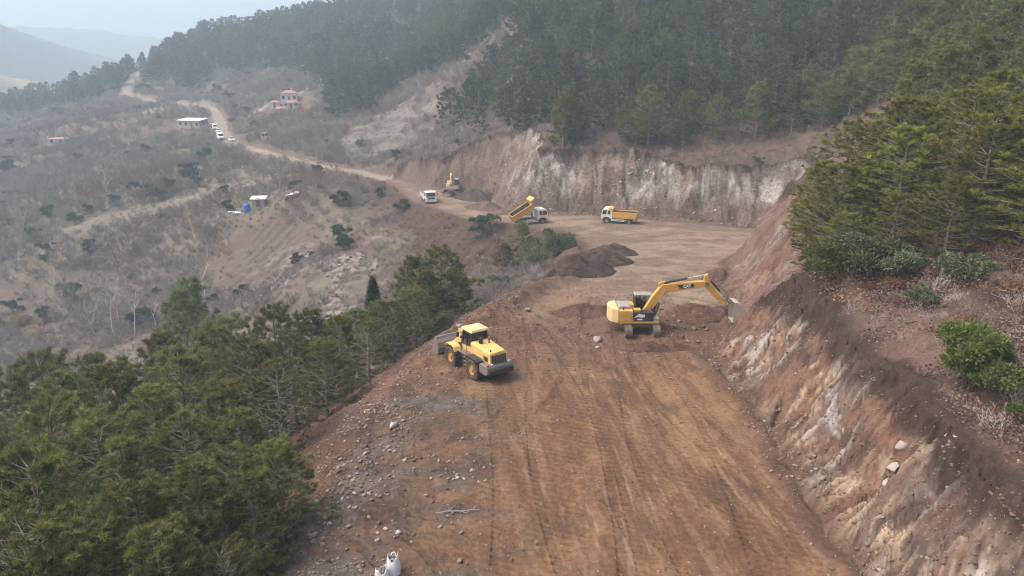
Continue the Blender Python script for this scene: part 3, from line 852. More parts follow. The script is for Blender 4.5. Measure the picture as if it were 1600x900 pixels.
def spread_pts(x0, x1, y0, y1, gap, keep, seed):
    """Jittered grid of points kept where keep(x, y) allows."""
    rg = np.random.default_rng(seed)
    X, Y = np.meshgrid(np.arange(x0, x1, gap), np.arange(y0, y1, gap))
    X = X.ravel() + rg.uniform(-.48, .48, X.size) * gap; Y = Y.ravel() + rg.uniform(-.48, .48, Y.size) * gap
    m = (np.abs(np.degrees(np.arctan2(X, Y))) < 44)
    X, Y = X[m], Y[m]
    k = keep(X, Y) > rg.random(X.size)
    return X[k], Y[k]

def visible(x, y, z, lift):
    """Rough test that a point at height z+lift is seen from the drone (no ground in the way)."""
    t = np.linspace(.04, .97, 60)[None, :]
    gx = x[:, None] * t; gy = y[:, None] * t
    zz = CAM_Z + (z + lift - CAM_Z)[:, None] * t
    return ~(gz(gx, gy) > zz + .3).any(1)

def off_site(x, y, m=1.5):
    return (poly_sd(x, y, PLATFORM)[0] > m) & (line_d(x, y, HAUL)[0] > 4.0)

# -------- the grove below the outer edge of the bench (x, y, height, kind)
LEFT = [(-19.6,24.9,12.2,1),(-23.5,28,12.5,3),(-17.0,20.7,10.2,4),(-14.7,23.6,8.6,0),(-12.9,25.2,7.2,2),(-10.9,25.6,5.2,0),(-10.6,28.2,4.9,3),
 (-12.9,28.6,5.8,1),(-12.4,21.0,6.8,3),(-15.6,20.0,8.6,0),(-10.6,21.4,4.6,1),(-25.5,34.6,13.0,1),(-21.3,32.5,11.0,4),(-20.7,36.6,10.4,0),(-24.8,40.7,12.6,3),(-22.1,42.7,11.2,1),
 (-27.7,38.5,13.0,4),(-17.1,37.5,7.4,3),(-14.4,39.6,6.6,5),(-14.6,34.0,6.2,0),(-16.9,32.3,7.9,4),(-18.6,29.3,9.6,2),(-10.9,49.2,5.4,5),(-14.2,54.6,7.2,3),
 (-17.4,56.8,9.8,0),(-21.4,58.8,12.0,1),(-24.8,58.7,12.6,4),(-25.3,54.6,12.6,3),(-41.4,56.4,18.5,1),(-37.8,48.3,16.8,4),(-32.2,46.2,14.6,0),(-14.2,60.5,7.4,0),(-10.9,60.2,6.0,1),
 (-9.5,64.8,6.4,2),(-7.4,71.8,9.2,2),(-11.0,73.5,9.4,0),(-5.6,70.3,6.6,1),(-12.9,66.0,6.4,3),(-8.8,69.1,7.2,4),(-30.0,56.3,14.0,0),(-17.2,50.5,8.2,4),(-19.6,48.5,9.2,1),(-18.0,61.9,7.8,2),(-13.2,45.2,6.0,3),
 (-30,33,13,0),(-29,25,13,3),(-34,40,14.5,1),(-36,56,15.5,2)]
G_L = 'pines in the grove below the outer edge of the bench'
LEFT_LABEL = {0: 'broad pine filling the lower corner of the picture on the valley side', 5: 'small bright pine at the foot of the rubble slope near the white sacks', 6: 'young pine closest to the stony shoulder, top pale green',
 18: 'pine with bare grey lower limbs and a straight visible trunk beside the embankment', 22: 'thin crowned pine with whorled bare branches at the edge below the wheel loader',
 34: 'tallest pointed pine in the clump behind the wheel loader bucket', 35: 'pine standing just valley side of the tallest pine behind the wheel loader', 36: 'short pine at the inner end of the clump behind the wheel loader',
 28: 'big dark pine at the valley side picture edge above the grove', 38: 'round pine in front of the tallest pine behind the wheel loader'}
ORD = ['nearest', 'second', 'third', 'fourth', 'fifth', 'sixth', 'seventh', 'eighth', 'ninth', 'tenth', 'eleventh', 'twelfth', 'thirteenth', 'fourteenth', 'fifteenth', 'sixteenth', 'seventeenth', 'eighteenth', 'nineteenth']
def ranked(rows, skip, key, words_):
    # ordinal of each unnamed tree within its row, counted from one side of the stand
    out = {}
    for row in sorted(set(key(p) for p in rows)):
        ids = sorted([i for i, p in enumerate(rows) if key(p) == row and i not in skip], key=lambda i: -rows[i][0] / rows[i][1])
        for n_, i in enumerate(ids):
            out[i] = words_[row] % ORD[min(n_, len(ORD) - 1)]
    return out
LEFT_RANK = ranked(LEFT, LEFT_LABEL, lambda p: 0 if p[1] < 33 else 1 if p[1] < 50 else 2, {0: '%s pine from the rubble slope in the front rows of the grove', 1: '%s pine from the embankment in the middle rows of the grove', 2: '%s pine from the wheel loader in the back rows of the grove'})
for i, (x, y, h, k) in enumerate(LEFT):
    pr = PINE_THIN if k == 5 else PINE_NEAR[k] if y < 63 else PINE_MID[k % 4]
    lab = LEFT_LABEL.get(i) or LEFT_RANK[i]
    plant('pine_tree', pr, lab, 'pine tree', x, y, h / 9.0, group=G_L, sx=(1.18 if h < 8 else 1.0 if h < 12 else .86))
o = plant('cypress_tree', CYPRESS, 'dark narrow pointed conifer rising from the grove beside the rocky slope', 'conifer', -14.4, 69.5, 1.25)

# -------- pines above the near cutting
RIGHT = [(22.8,48.5,7.2,1),(23.4,53,6.8,3),(25.6,46.3,8.2,0),(24.8,57,7.2,2),(27.2,50,8.8,4),(29,45,9.2,1),(27.6,41,8.6,3),(30.2,39,9.2,0),(31.5,43.5,9,4),(28.8,35.5,8.2,1),
 (32,34.5,9.2,3),(33,49,8.4,0),(30,54,8,1),(27.8,59,7.4,4),(35,41,9,2),(31,60.5,7.4,3),(34.5,55,8,0),(36,36,9.4,1),(37,48,9,3),(21.9,45.6,4.0,1),(22.4,51,5.2,2),(24,43.4,5.0,0),(25.6,40.4,5.6,1),(24.2,48.2,6.0,2)]
G_R = 'pines above the near cutting'
RIGHT_RANK = ranked([(-a, b) for a, b, *_ in RIGHT], (0, 9), lambda p: 0 if p[1] < 48 else 1, {0: '%s pine from the bend in the near rows of the stand above the cutting', 1: '%s pine from the bend in the far rows of the stand above the cutting'})
for i, (x, y, h, k) in enumerate(RIGHT):
    lab = {0: 'pine closest to the rim of the near cutting, above the excavator bucket', 9: 'pine with a pale leaning trunk beside the bare twigs above the cutting'}.get(i)
    lab = lab or RIGHT_RANK[i]
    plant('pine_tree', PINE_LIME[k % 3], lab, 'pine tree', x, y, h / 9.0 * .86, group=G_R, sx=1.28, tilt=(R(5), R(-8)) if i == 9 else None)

# -------- shrubs above the near cutting
plant('green_shrub', BUSH_GREEN[0], 'bright green leafy shrub on red leaf litter above the cutting', 'shrub', 20.9, 29.7, 1.1, sx=.92)
plant('green_shrub', BUSH_GREEN[1], 'small bright green shrub cut off by the picture edge beyond the pale boulder', 'shrub', 21.7, 25.8, .5)
for i, (x, y, s, lab) in enumerate([(21.6,43.5,1.0,'olive shrub below the pines, right at the rim of the cutting'), (22.6,42.0,1.15,'taller olive shrub below the pines beside the rim shrub'),
     (23.6,40.2,.8,'low olive shrub among red leaves below the pines'), (21.2,46.8,.55,'tiny olive shrub by the rim under the end pine'),
     (25.2,37.6,.75,'olive shrub at the foot of the leaning trunk'), (22.9,37.4,.5,'small olive shrub in the open litter between the pines and the bright shrub'), (27.6,33.4,.8,'olive shrub under the pines at the picture edge'), (22.4,44.8,.7,'olive shrub tucked behind the rim shrub')]):
    plant('olive_shrub', BUSH_OLIVE[i % 2] if i else BUSH_GREEN[1], lab, 'shrub', x, y, s)
G_TW = 'leafless twigs above the near cutting'
rt = random.Random(5)
for i in range(90):
    y = rt.uniform(24, 50); x = 20.0 + (y > 40) * 1.0 + rt.random() ** 1.3 * 9
    red = rt.random() < .35
    plant('leafless_shrub', NEAR_BARE[rt.choice([0, 0, 2, 1])], 'thin leafless shrub on the leaf litter above the near cutting', 'shrub', x, y, rt.uniform(.5, 1.35), group=G_TW)
for i in range(14):
    y = rt.uniform(26, 46); x = 20.8 + rt.random() * 6
    plant('withered_shrub', BUSH_DRY, 'low shrub of withered russet leaves above the near cutting', 'shrub', x, y, rt.uniform(.35, .75), group='withered shrubs above the near cutting')

# -------- forest on the slopes
FOREST_A = [(-16,178),(-10,168),(-4,146),(0,136),(8,128),(18,126),(26,125),(30,127.5),(35,130),(41,128.5),(48,125),(53,119),(58,110),(52,98),(44,86),(38,70),(40,62),(48,50),(60,40),(90,60),(190,110),(200,330),(60,420),(-2,320),(2,250),(-3,215),(-12,196)]
FOREST_B = [(-190,377),(-176,374),(-157,367),(-158,392),(-132,382),(-98,341),(-74,290),(-70,272),(-58,247),(-48,243),(-44,262),(-36,266),(-16,240),(-2,228),(2,250),(-2,320),(60,420),(80,640),(-160,640),(-230,520),(-224,460),(-206,424),(-198,400)]
FOREST_C = [(-205,385),(-208,425),(-226,456),(-262,432),(-330,450),(-340,420),(-300,395),(-258,392),(-230,385)]
def forest_keep(x, y):
    k = np.zeros(x.shape)
    for F_, d in ((FOREST_A, .96), (FOREST_B, .9), (FOREST_C, .8)):
        k = np.maximum(k, (poly_sd(x, y, F_)[0] < 0) * d)
    gap = sstep(.66, .72, fbm(x / 16, y / 16, 3, 205))
    gully = sstep(9, 3, line_d(x, y, [(-6, 205), (-2, 240), (8, 290), (20, 330)])[0]) * .3
    u_ = ground(x, y, True)['u']
    return k * (1 - gap * .45) * (1 - gully) * off_site(x, y, 4) * ((u_ > 1.6) | (y < 100))
fx, fy = spread_pts(-340, 200, 45, 640, 4.4, forest_keep, 21)
ex_, ey_ = spread_pts(36, 92, 46, 128, 4.0, lambda x, y: .85 * (poly_sd(x, y, [(37, 66), (50, 47), (66, 50), (92, 80), (92, 128), (52, 122), (56, 104), (46, 86)])[0] < 0), 23)
fx, fy = np.concatenate([fx, ex_]), np.concatenate([fy, ey_])
far_thin = np.random.default_rng(3).random(fx.size) < np.where(np.hypot(fx, fy) > 300, .62, 1.0)
fx, fy = fx[far_thin], fy[far_thin]
fz = gz(fx, fy)
fh = np.random.default_rng(4).uniform(.5, 1.15, fx.size) * np.where(np.hypot(fx, fy) > 260, 1.08, 1.0)
fh = np.where((fx > 36) & (fy < 112), fh * .74, fh)
vis = visible(fx, fy, fz, fh * 8.0)
fx, fy, fz, fh = fx[vis], fy[vis], fz[vis], fh[vis]
order = np.argsort(np.hypot(fx, fy)); fx, fy, fz, fh = fx[order], fy[order], fz[order], fh[order]
NIND = 230
rp = np.random.default_rng(6)
for i in range(min(NIND, len(fx))):
    d = math.hypot(fx[i], fy[i])
    lab = 'pine in the wooded slope above the excavator and the stand of near pines' if fx[i] > 40 and fy[i] < 125 else 'pine in the lower rows of the forest above the back cutting'
    pr = PINE_MID[int(rp.integers(4))] if d < 150 else PINE_FAR[int(rp.integers(5))]
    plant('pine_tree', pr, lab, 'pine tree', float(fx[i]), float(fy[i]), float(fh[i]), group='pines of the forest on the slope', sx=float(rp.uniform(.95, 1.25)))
n = len(fx) - NIND
if n > 0:
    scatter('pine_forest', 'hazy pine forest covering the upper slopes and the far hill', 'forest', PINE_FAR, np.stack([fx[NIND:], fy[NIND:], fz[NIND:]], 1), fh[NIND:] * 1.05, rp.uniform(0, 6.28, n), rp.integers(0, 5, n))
print('forest', len(fx))

# -------- grey leafless scrub of the valley: a mass nobody could count
def scrub_keep(x, y):
    d = sstep(.34, .52, fbm(x / 13, y / 13, 3, 301)) * .95 + .12
    d = np.where((x < 8) & (y > 150) & (y < 240), np.maximum(d, .55), d) * (x < 60) * (y > 66) * ((x < 6) | (y > 114))
    for poly, f in ((FIELD_PALE, .05), (FIELD_PLOUGH, .02), (GREEN_PATCH, .05), (SCREE, .16), (FIELD_TERRACE, .35)):
        d = d * np.where(poly_sd(x, y, poly)[0] < 0, f, 1)
    d = d * np.where(poly_sd(x, y, FOREST_A)[0] < 0, .3, 1) * np.where(poly_sd(x, y, FOREST_B)[0] < 0, .3, 1)
    d = np.where((x > 6) & (y > 114) & (poly_sd(x, y, FOREST_A)[0] > 0), .45, d) * ~ground(x, y, True)['cut']
    ridge = sstep(-60, -30, x) * sstep(100, 120, y) * sstep(165, 145, y)
    d = d * (1 - .72 * ridge)
    for t in TRACKS: d = d * (line_d(x, y, t)[0] > 2)
    d = d * ~((np.abs(x + 57) < 8) & (np.abs(y - 157) < 6)) * ~((np.abs(x + 124) < 9) & (np.abs(y - 278) < 9)) * ~((np.abs(x + 88) < 12) & (np.abs(y - 290) < 12)) * ~((np.abs(x + 80) < 6) & (np.abs(y - 232) < 6))
    return d * off_site(x, y, 2.0)
sx_, sy_ = spread_pts(-330, 60, 68, 440, 2.1, scrub_keep, 31)
sz_ = gz(sx_, sy_)
v = visible(sx_, sy_, sz_, 2.0)
sx_, sy_, sz_ = sx_[v], sy_[v], sz_[v]
n = len(sx_)
rp = np.random.default_rng(8)
hue = fbm(sx_ / 22, sy_ / 22, 3, 303) + rp.normal(0, .08, n)
pick = np.where(hue < .42, 1, np.where(hue < .5, 0, np.where(hue < .58, 3, np.where(hue < .66, 2, 4))))
pick = np.where(rp.random(n) < .012 + .05 * sstep(.6, .7, fbm(sx_ / 16, sy_ / 16, 3, 305)), 5 + rp.integers(0, 2, n), pick)
big = rp.uniform(.45, 1.25, n) * np.where(np.hypot(sx_, sy_) > 200, 1.15, .9)
scatter('valley_scrub', 'grey leafless scrub covering the valley side', 'scrub', BARE_BUSH + BUSH_DARK, np.stack([sx_, sy_, sz_], 1), big, rp.uniform(0, 6.28, n), pick)
print('scrub', n)

# -------- low dry tufts on the open slopes
def tuft_keep(x, y):
    return (sstep(.30, .55, fbm(x / 5, y / 5, 4, 311)) * .8 + .1) * off_site(x, y, 1.5) * ((x < 4) | (y > 114)) * ~ground(x, y, True)['cut'] * np.where(poly_sd(x, y, SCREE)[0] < 0, .2, 1) * np.where(poly_sd(x, y, FIELD_PLOUGH)[0] < 0, .25, 1)
tx, ty = spread_pts(-100, 56, 84, 200, 1.25, tuft_keep, 33)
tz_ = gz(tx, ty); v = visible(tx, ty, tz_, .8); tx, ty, tz_ = tx[v], ty[v], tz_[v]
n = len(tx)
scatter('dry_tufts', 'low dry tufts and dwarf scrub on the open slopes', 'scrub', BARE_BUSH, np.stack([tx, ty, tz_ - .05], 1), rp.uniform(.12, .38, n), rp.uniform(0, 6.28, n), np.where(fbm(tx / 9, ty / 9, 3, 313) < .5, rp.integers(0, 3, n), rp.integers(2, 5, n)))

# -------- trees and bushes one can pick out in the valley
for i, (x, y, s, k, lab) in enumerate([
    (-74,122.7,1.55,0,'tall leafless tree with white limbs standing in the valley floor'), (-70,122.5,1.25,3,'leafless white limbed tree leaning beside the tallest bare tree'),
    (-61,133,1.05,0,'leafless white tree above the two dark pines in the valley'), (-79,125,1.1,1,'grey leafless tree on the outer side of the tallest bare tree'),
    (-64,161,.75,1,'leafless tree on the field edge beside the blue tank'), (-54,163,.8,2,'leafless tree on the slope above the blue tank'), (-66,148,.7,0,'small pale leafless tree at the edge of the ploughed field')]):
    plant('leafless_tree', BARE_TREE[k], lab, 'tree', x, y, s)
rb = random.Random(12)
for i in range(30):
    for _ in range(30):
        x, y = rb.uniform(-150, -45), rb.uniform(112, 235)
        if y > 30 + abs(x) * .9 and y > 1.37 * abs(x) and all(float(poly_sd(np.array([x]), np.array([y]), q)[0][0]) > 3 for q in (FIELD_PALE, FIELD_PLOUGH)) and float(line_d(np.array([x]), np.array([y]), HAUL)[0][0]) > 8: break
    plant('leafless_tree', BARE_TREE[rb.randrange(4)], 'leafless tree standing among the grey valley scrub', 'tree', x, y, rb.uniform(.4, .85), group='leafless trees in the valley scrub')
for i, (x, y, s, k, lab) in enumerate([(-128,188,1.05,0,'slim leafless poplar on the outer bank of the pale field'), (-118,165,1.1,1,'slim pale poplar at the picture edge below the pale field'),
    (-116,181,1.0,0,'slim leafless poplar in the middle of the row by the pale field'), (-161,255,.95,1,'slim poplar beside the far ruined roof'), (-85,131,1.1,0,'slim grey poplar next to the tall white limbed tree')]):
    plant('poplar_tree', POPLAR[k], lab, 'tree', x, y, s)
for i, (x, y, s, k, lab) in enumerate([(-49.5,159.5,.9,0,'round dark green bush above the collapsed red shed'), (-36.6,150.3,1.25,1,'dark green bush on the ridge below the haul road'), (-28.8,153,.8,0,'dark bush at the roadside bend before the white truck'),
    (-22,140.5,1.0,1,'dark bush on the shoulder just below the white truck'), (-4.9,116.2,1.35,0,'green bush on the slope left of the tipping truck tailgate'), (-31.5,128,1.1,1,'dark bush beside the rock outcrops below the haul road'),
    (-33,133,1.3,0,'tall dark bush on the green terrace below the haul road'), (-42,133,.7,1,'low dark bush on the bank above the ploughed field'), (-144,357,1.9,1,'dark round tree on the bare far slope above the road'), (-62,250,1.6,0,'dark bush at the corner of the far forest'),
    (-165.6,233,1.7,1,'dark evergreen standing alone in the far valley scrub'), (-92,140,1.6,0,'dark ivy clad bush among the valley poplars'), (-70,126,1.5,1,'dark ivy bush at the foot of the white limbed trees')]):
    plant('dark_bush', BUSH_DARK[k], lab, 'bush', x, y, s)
for i, (x, y, h, k, lab) in enumerate([(1.5,101,6.4,1,'pine on the slope below the tipping truck'), (-1.0,99.5,4.6,0,'small pine beside the pine below the tipping truck'), (3.2,97.5,3.8,2,'low pine in front of the pine below the tipping truck')]):
    plant('pine_tree', PINE_MID[k], lab, 'pine tree', x, y, h / 9, sx=1.2)
for i, (x, y, s, lab) in enumerate([(6.2,93,1.25,'grey green bush with dead branches behind the dark soil heaps'), (2.0,94.5,1.2,'grey green bush just below the edge of the bench'), (4.0,90,1.0,'grey green bush nearest to the dark soil heap'), (-1.5,88,.9,'grey green bush in the gully behind the pine clump')]):
    plant('olive_bush', BUSH_OLIVE[i % 2], lab, 'bush', x, y, s)
for i, (x, y, s, lab) in enumerate([(-98,186,.9,'yellow leaved bush beside the pale field'), (-98,132,.75,'yellow leaved bush in the valley at the picture edge'), (-90,124,.6,'small yellow bush behind the pine grove')]):
    plant('yellow_bush', BUSH_YEL, lab, 'bush', x, y, s)
for i, (x, y, h, lab) in enumerate([(-41.6,84.3,15,'dark pine standing alone above the back of the grove'), (-44,92,15.5,'dark pine behind the lone pine above the grove')]):
    plant('pine_tree', PINE_MID[i], lab, 'pine tree', x, y, h / 9, sx=.8)
# ================================================================== stones and litter
def rock_mesh(name, seed, sub=1, flat=.7, mat='stone'):
    rg = np.random.default_rng(seed)
    t = (1 + 5 ** .5) / 2
    V = np.array([(-1,t,0),(1,t,0),(-1,-t,0),(1,-t,0),(0,-1,t),(0,1,t),(0,-1,-t),(0,1,-t),(t,0,-1),(t,0,1),(-t,0,-1),(-t,0,1)], float)
    V /= np.linalg.norm(V[0])
    F = [(0,11,5),(0,5,1),(0,1,7),(0,7,10),(0,10,11),(1,5,9),(5,11,4),(11,10,2),(10,7,6),(7,1,8),(3,9,4),(3,4,2),(3,2,6),(3,6,8),(3,8,9),(4,9,5),(2,4,11),(6,2,10),(8,6,7),(9,8,1)]
    V = [v for v in V]
    for _ in range(sub):
        cache, G = {}, []
        def midp(a, b):
            k = (min(a, b), max(a, b))
            if k not in cache:
                m_ = V[a] + V[b]; cache[k] = len(V); V.append(m_ / np.linalg.norm(m_))
            return cache[k]
        for a, b, c in F:
            ab, bc, ca = midp(a, b), midp(b, c), midp(c, a)
            G += [(a, ab, ca), (b, bc, ab), (c, ca, bc), (ab, bc, ca)]
        F = G
    V = np.array(V)
    for _ in range(12):                                 # planar chips make it angular
        n = rg.normal(0, 1, 3); n /= np.linalg.norm(n); d = rg.uniform(.38, .72)
        h = V @ n; V = V - np.clip(h - d, 0, None)[:, None] * n
    V = V * np.array([rg.uniform(.8, 1.25), rg.uniform(.7, 1.0), flat * rg.uniform(.8, 1.2)]) * .5
    V += rg.normal(0, .012, V.shape)
    me = mesh_np(name, V, np.array(F), smooth=False)
    me.materials.append(M[mat])
    return me

def stone_mat(name, cols, sc=3.0):
    m, nt, b, out = new_mat(name)
    oi = node(nt, 'ShaderNodeObjectInfo'); geo = node(nt, 'ShaderNodeNewGeometry')
    n1 = node(nt, 'ShaderNodeTexNoise', Scale=sc, Detail=6.0, Roughness=0.7); nt.links.new(geo.outputs['Position'], n1.inputs['Vector'])
    cr = node(nt, 'ShaderNodeValToRGB'); cr.color_ramp.interpolation = 'LINEAR'
    el = cr.color_ramp.elements
    el[0].position = 0; el[0].color = (*cols[0], 1); el[1].position = 1; el[1].color = (*cols[-1], 1)
    for i, c in enumerate(cols[1:-1]):
        e = el.new((i + 1) / (len(cols) - 1)); e.color = (*c, 1)
    nt.links.new(oi.outputs['Random'], cr.inputs[0])
    mu = node(nt, 'ShaderNodeVectorMath', operation='SCALE'); nt.links.new(cr.outputs[0], mu.inputs[0])
    nt.links.new(mathn(nt, 'MULTIPLY_ADD', n1.outputs['Fac'], 1.2), mu.inputs['Scale']); mu.inputs['Scale'].links[0].from_node.inputs[2].default_value = .4
    nt.links.new(mu.outputs[0], b.inputs['Base Color']); b.inputs['Roughness'].default_value = .9
    bp = node(nt, 'ShaderNodeBump', Strength=.5, Distance=.05); nt.links.new(n1.outputs['Fac'], bp.inputs['Height']); nt.links.new(bp.outputs[0], b.inputs['Normal'])
    return m
M['stone'] = stone_mat('grey and brown stones', [(.09,.058,.045), (.15,.105,.083), (.19,.155,.13), (.25,.22,.195), (.12,.09,.076)])
M['stone_pale'] = stone_mat('pale limestone', [(.30,.27,.24), (.40,.37,.335), (.24,.21,.185)])
M['clod'] = stone_mat('clods of red soil', [(.11,.062,.045), (.17,.095,.066), (.14,.08,.06), (.20,.125,.09)])
ROCKS = [dict(r=rock_mesh('stone', 200 + i)) for i in range(6)]
SMALL = [dict(r=rock_mesh('stone', 220 + i, 0)) for i in range(5)]
CLODS = [dict(r=rock_mesh('clod', 230 + i, 0, .65, 'clod')) for i in range(4)]
PALES = [dict(r=rock_mesh('stone', 240 + i, 1, .75, 'stone_pale')) for i in range(3)]

def stones(name, label, cat, n, sample, size, seed, protos, embed=.12):
    rg = np.random.default_rng(seed)
    X, Y = sample(rg, n)
    S = size[0] * (size[1] / size[0]) ** (rg.random(len(X)) ** 2.6)
    Z = gz(X, Y) + S * embed
    scatter(name, label, cat, protos, np.stack([X, Y, Z], 1), S, rg.uniform(0, 6.28, len(X)), rg.integers(0, len(protos), len(X)))

def box_sample(x0, x1, y0, y1, dens):
    def f(rg, n):
        X = rg.uniform(x0, x1, n); Y = rg.uniform(y0, y1, n)
        k = rg.random(n) < dens(X, Y)
        return X[k], Y[k]
    return f

edge = lambda x, y: poly_sd(x, y, PLATFORM)[0]
stones('rubble', 'grey and brown rubble spilling over the outer edge of the bench', 'rubble', 48000,
       box_sample(-19, 1, 19, 64, lambda x, y: np.clip(sstep(3.4, -.5, np.abs(edge(x, y) + .2) - 1.2) * .9 * sstep(.36, .60, fbm(x / 1.6, y / 1.3, 5, 126, .65)) + .03 + .35 * sstep(.56, .68, fbm(x / 2.6 + 3, y / 1.1, 5, 119, .62)) * sstep(2, -3, x) * (y < 36), 0, 1)), (.045, .32), 51, SMALL + ROCKS)
stones('toe_debris', 'clods and stones fallen along the foot of the near cutting', 'debris', 26000,
       box_sample(11.0, 26, 19, 76, lambda x, y: np.clip(sstep(1.6, 0, np.abs(edge(x, y) - .2)) * .9 * sstep(.3, .6, fbm(x / 1.5, y / 1.5, 3, 402)) + .06 * (edge(x, y) > 0) * (edge(x, y) < 4.5) * sstep(.4, .6, fbm(x / 2, y / 2, 3, 404)), 0, 1)), (.06, .38), 52, SMALL + CLODS + ROCKS[:2])
stones('soil_clods', 'clods of red soil strewn over the freshly spread bench', 'clods', 26000,
       box_sample(-9, 15, 22, 76, lambda x, y: (edge(x, y) < 0) * np.clip(.05 + .8 * sstep(43, 50, y) * sstep(72, 62, y + (x - 5) * .45) * sstep(.35, .6, fbm(x / 3, y / 2, 3, 403)), 0, 1)), (.05, .34), 53, CLODS + SMALL[:2])
stones('face_shards', 'broken shards standing proud of the near cutting face', 'shards', 52000,
       box_sample(14.2, 26, 19, 76, lambda x, y: (edge(x, y) > .4) * (edge(x, y) < 4.2) * np.clip(.12 + .7 * sstep(.42, .62, fbm((x + y) / 1.2, y / 1.2, 4, 407, .6)), 0, 1)), (.05, .30), 57, SMALL[:2] + CLODS + CLODS, -.05)
stones('cliff_blocks', 'broken blocks of the back cutting face', 'blocks', 9000,
       box_sample(-8, 50, 110, 150, lambda x, y: ground(x, y, True)['cut'] * np.clip(.25 + .6 * sstep(.4, .6, fbm(x / 2, y / 2, 4, 408)), 0, 1)), (.2, .85), 58, PALES[:2] + ROCKS[2:5], -.15)
stones('cliff_foot', 'fallen soil and stones along the foot of the back cutting', 'debris', 6000,
       box_sample(-8, 48, 104, 146, lambda x, y: sstep(2.0, .2, np.abs(edge(x, y))) * .8), (.12, .7), 59, CLODS + ROCKS[:3])
stones('slope_stones', 'pale stones scattered on the scree and rock outcrops', 'stones', 16000,
       box_sample(-62, 2, 84, 262, lambda x, y: np.clip(.9 * sstep(.56, .66, fbm(x / 6, y / 6, 4, 61)) * sstep(-60, -45, x) * sstep(2, -8, x) * sstep(85, 100, y) * sstep(150, 130, y) + .8 * (poly_sd(x, y, SCREE)[0] < 0), 0, 1)), (.15, .9), 54, PALES[:1] + ROCKS[:5])

# single rocks one can pick out
def rock(label, x, y, s, me, name='boulder', group=None, rot=None, lift=0.0):
    o = bpy.data.objects.new(name, me); col.objects.link(o)
    o.location = (x, y, float(gz(x, y)) + (s if not isinstance(s, tuple) else s[2]) * .15 + lift)
    o.scale = s if isinstance(s, tuple) else (s, s, s)
    o.rotation_euler = rot or (random.uniform(-.3, .3), random.uniform(-.3, .3), random.uniform(0, 6.28))
    o['label'] = label; o['category'] = 'rock'
    if group: o['group'] = group
    return o
P0, P1, P2 = [p['r'] for p in PALES]
R0_, R1_, R2_, R3_, R4_, R5_ = [p['r'] for p in ROCKS]
rock('grey boulder standing on the outer shoulder of the bench', -6.9, 36.6, .75, P2)
rock('smaller grey stone beside the standing boulder on the shoulder', -8.1, 34.3, .5, R3_)
rock('pale pointed rock at the outer edge behind the wheel loader', -4.0, 53.2, .95, P0)
rock('pale boulder on the red soil in front of the excavator tracks', 6.6, 50.2, .95, P1)
rock('small pale stone next to the boulder near the excavator tracks', 6.4, 48.6, .5, P2)
rock('flat reddish slab on the fresh soil between loader and excavator', 1.3, 57.5, 1.0, R0_)
rock('large white boulder stuck in the face of the near cutting', 17.3, 28.0, (1.5, 1.2, 1.1), P0, lift=-.35, rot=(.5, .4, 1.0))
rock('white block wedged above the large boulder in the cutting', 17.75, 28.6, (1.0, .8, 1.1), P1, lift=-.3)
rock('grey block under the large white boulder in the cutting', 16.8, 27.6, .7, P2, lift=-.15)
rock('rounded pale rock at the rim of the near cutting', 19.0, 27.0, .85, P1, lift=-.2)
rock('brown boulder at the bottom edge of the bench beside the white sacks', -2.2, 25.0, .45, R4_)
rr = random.Random(9)
for i in range(60):
    y = rr.uniform(24, 41); x = -8.9 + rr.gauss(0.6, 1.6)
    if x > -5 and y > 32: x -= 3
    rock('loose angular stone on the stony shoulder of the bench', x, y, rr.uniform(.22, .45), rr.choice([R0_, R1_, R2_, R3_, P2, R5_]), 'loose_stone', 'loose stones on the shoulder of the bench')
for i in range(34):
    x, y = rr.choice([(-3.9, 31.6), (-5.6, 33), (-6.4, 27.5), (-7.2, 29)]); x += rr.gauss(0, 1.0); y += rr.gauss(0, .55)
    rock('pale broken stone in the rubble patches beside the tyre ruts', x, y, rr.uniform(.2, .36), rr.choice([P0, P1, P2, R3_]), 'loose_stone', 'pale stones in the rubble patches')
for i in range(26):
    x = rr.uniform(12.6, 15.6); y = rr.uniform(50, 58)
    rock('broken red rock in the heap under the excavator bucket', x, y, rr.uniform(.3, .75), rr.choice([R0_, R4_, R5_] + [CLODS[0]['r'], CLODS[1]['r']]), 'broken_rock', 'broken rocks under the excavator bucket')

# leaf litter above the cutting: clumps of fallen leaves
def litter_mesh(seed, mat):
    rg = np.random.default_rng(seed)
    P = np.stack([rg.normal(0, .45, 60), rg.normal(0, .45, 60), rg.uniform(.02, .10, 60)], 1)
    A = rg.normal(0, 1, (60, 3)); A[:, 2] = np.abs(A[:, 2]) * .4; A /= np.linalg.norm(A, axis=1, keepdims=True)
    return dict(f=leafy_mesh('leaf_litter', P, A, 1, .15, .11, .5, rg, mat, rg.uniform(0, 1, 60)))
M['litter'] = leaf_mat('fallen leaves', (.115,.075,.062), (.27,.19,.158))
LIT = [litter_mesh(250 + i, ('litter', 'litter', 'leaf_dry')[i]) for i in range(3)]
def lit(rg, n):
    X = rg.uniform(18, 40, n); Y = rg.uniform(18, 62, n)
    k = (edge(X, Y) > 5.7) & (rg.random(n) < sstep(.30, .6, fbm(X / 3, Y / 3, 3, 405)) * .95 + .05)
    return X[k], Y[k]
rg = np.random.default_rng(55); X, Y = lit(rg, 6000)
scatter('leaf_litter', 'russet fallen leaves covering the ground above the near cutting', 'leaves', LIT, np.stack([X, Y, gz(X, Y)], 1), rg.uniform(.6, 1.3, len(X)), rg.uniform(0, 6.28, len(X)), np.where(rg.random(len(X)) < .12, 2, rg.integers(0, 2, len(X))))
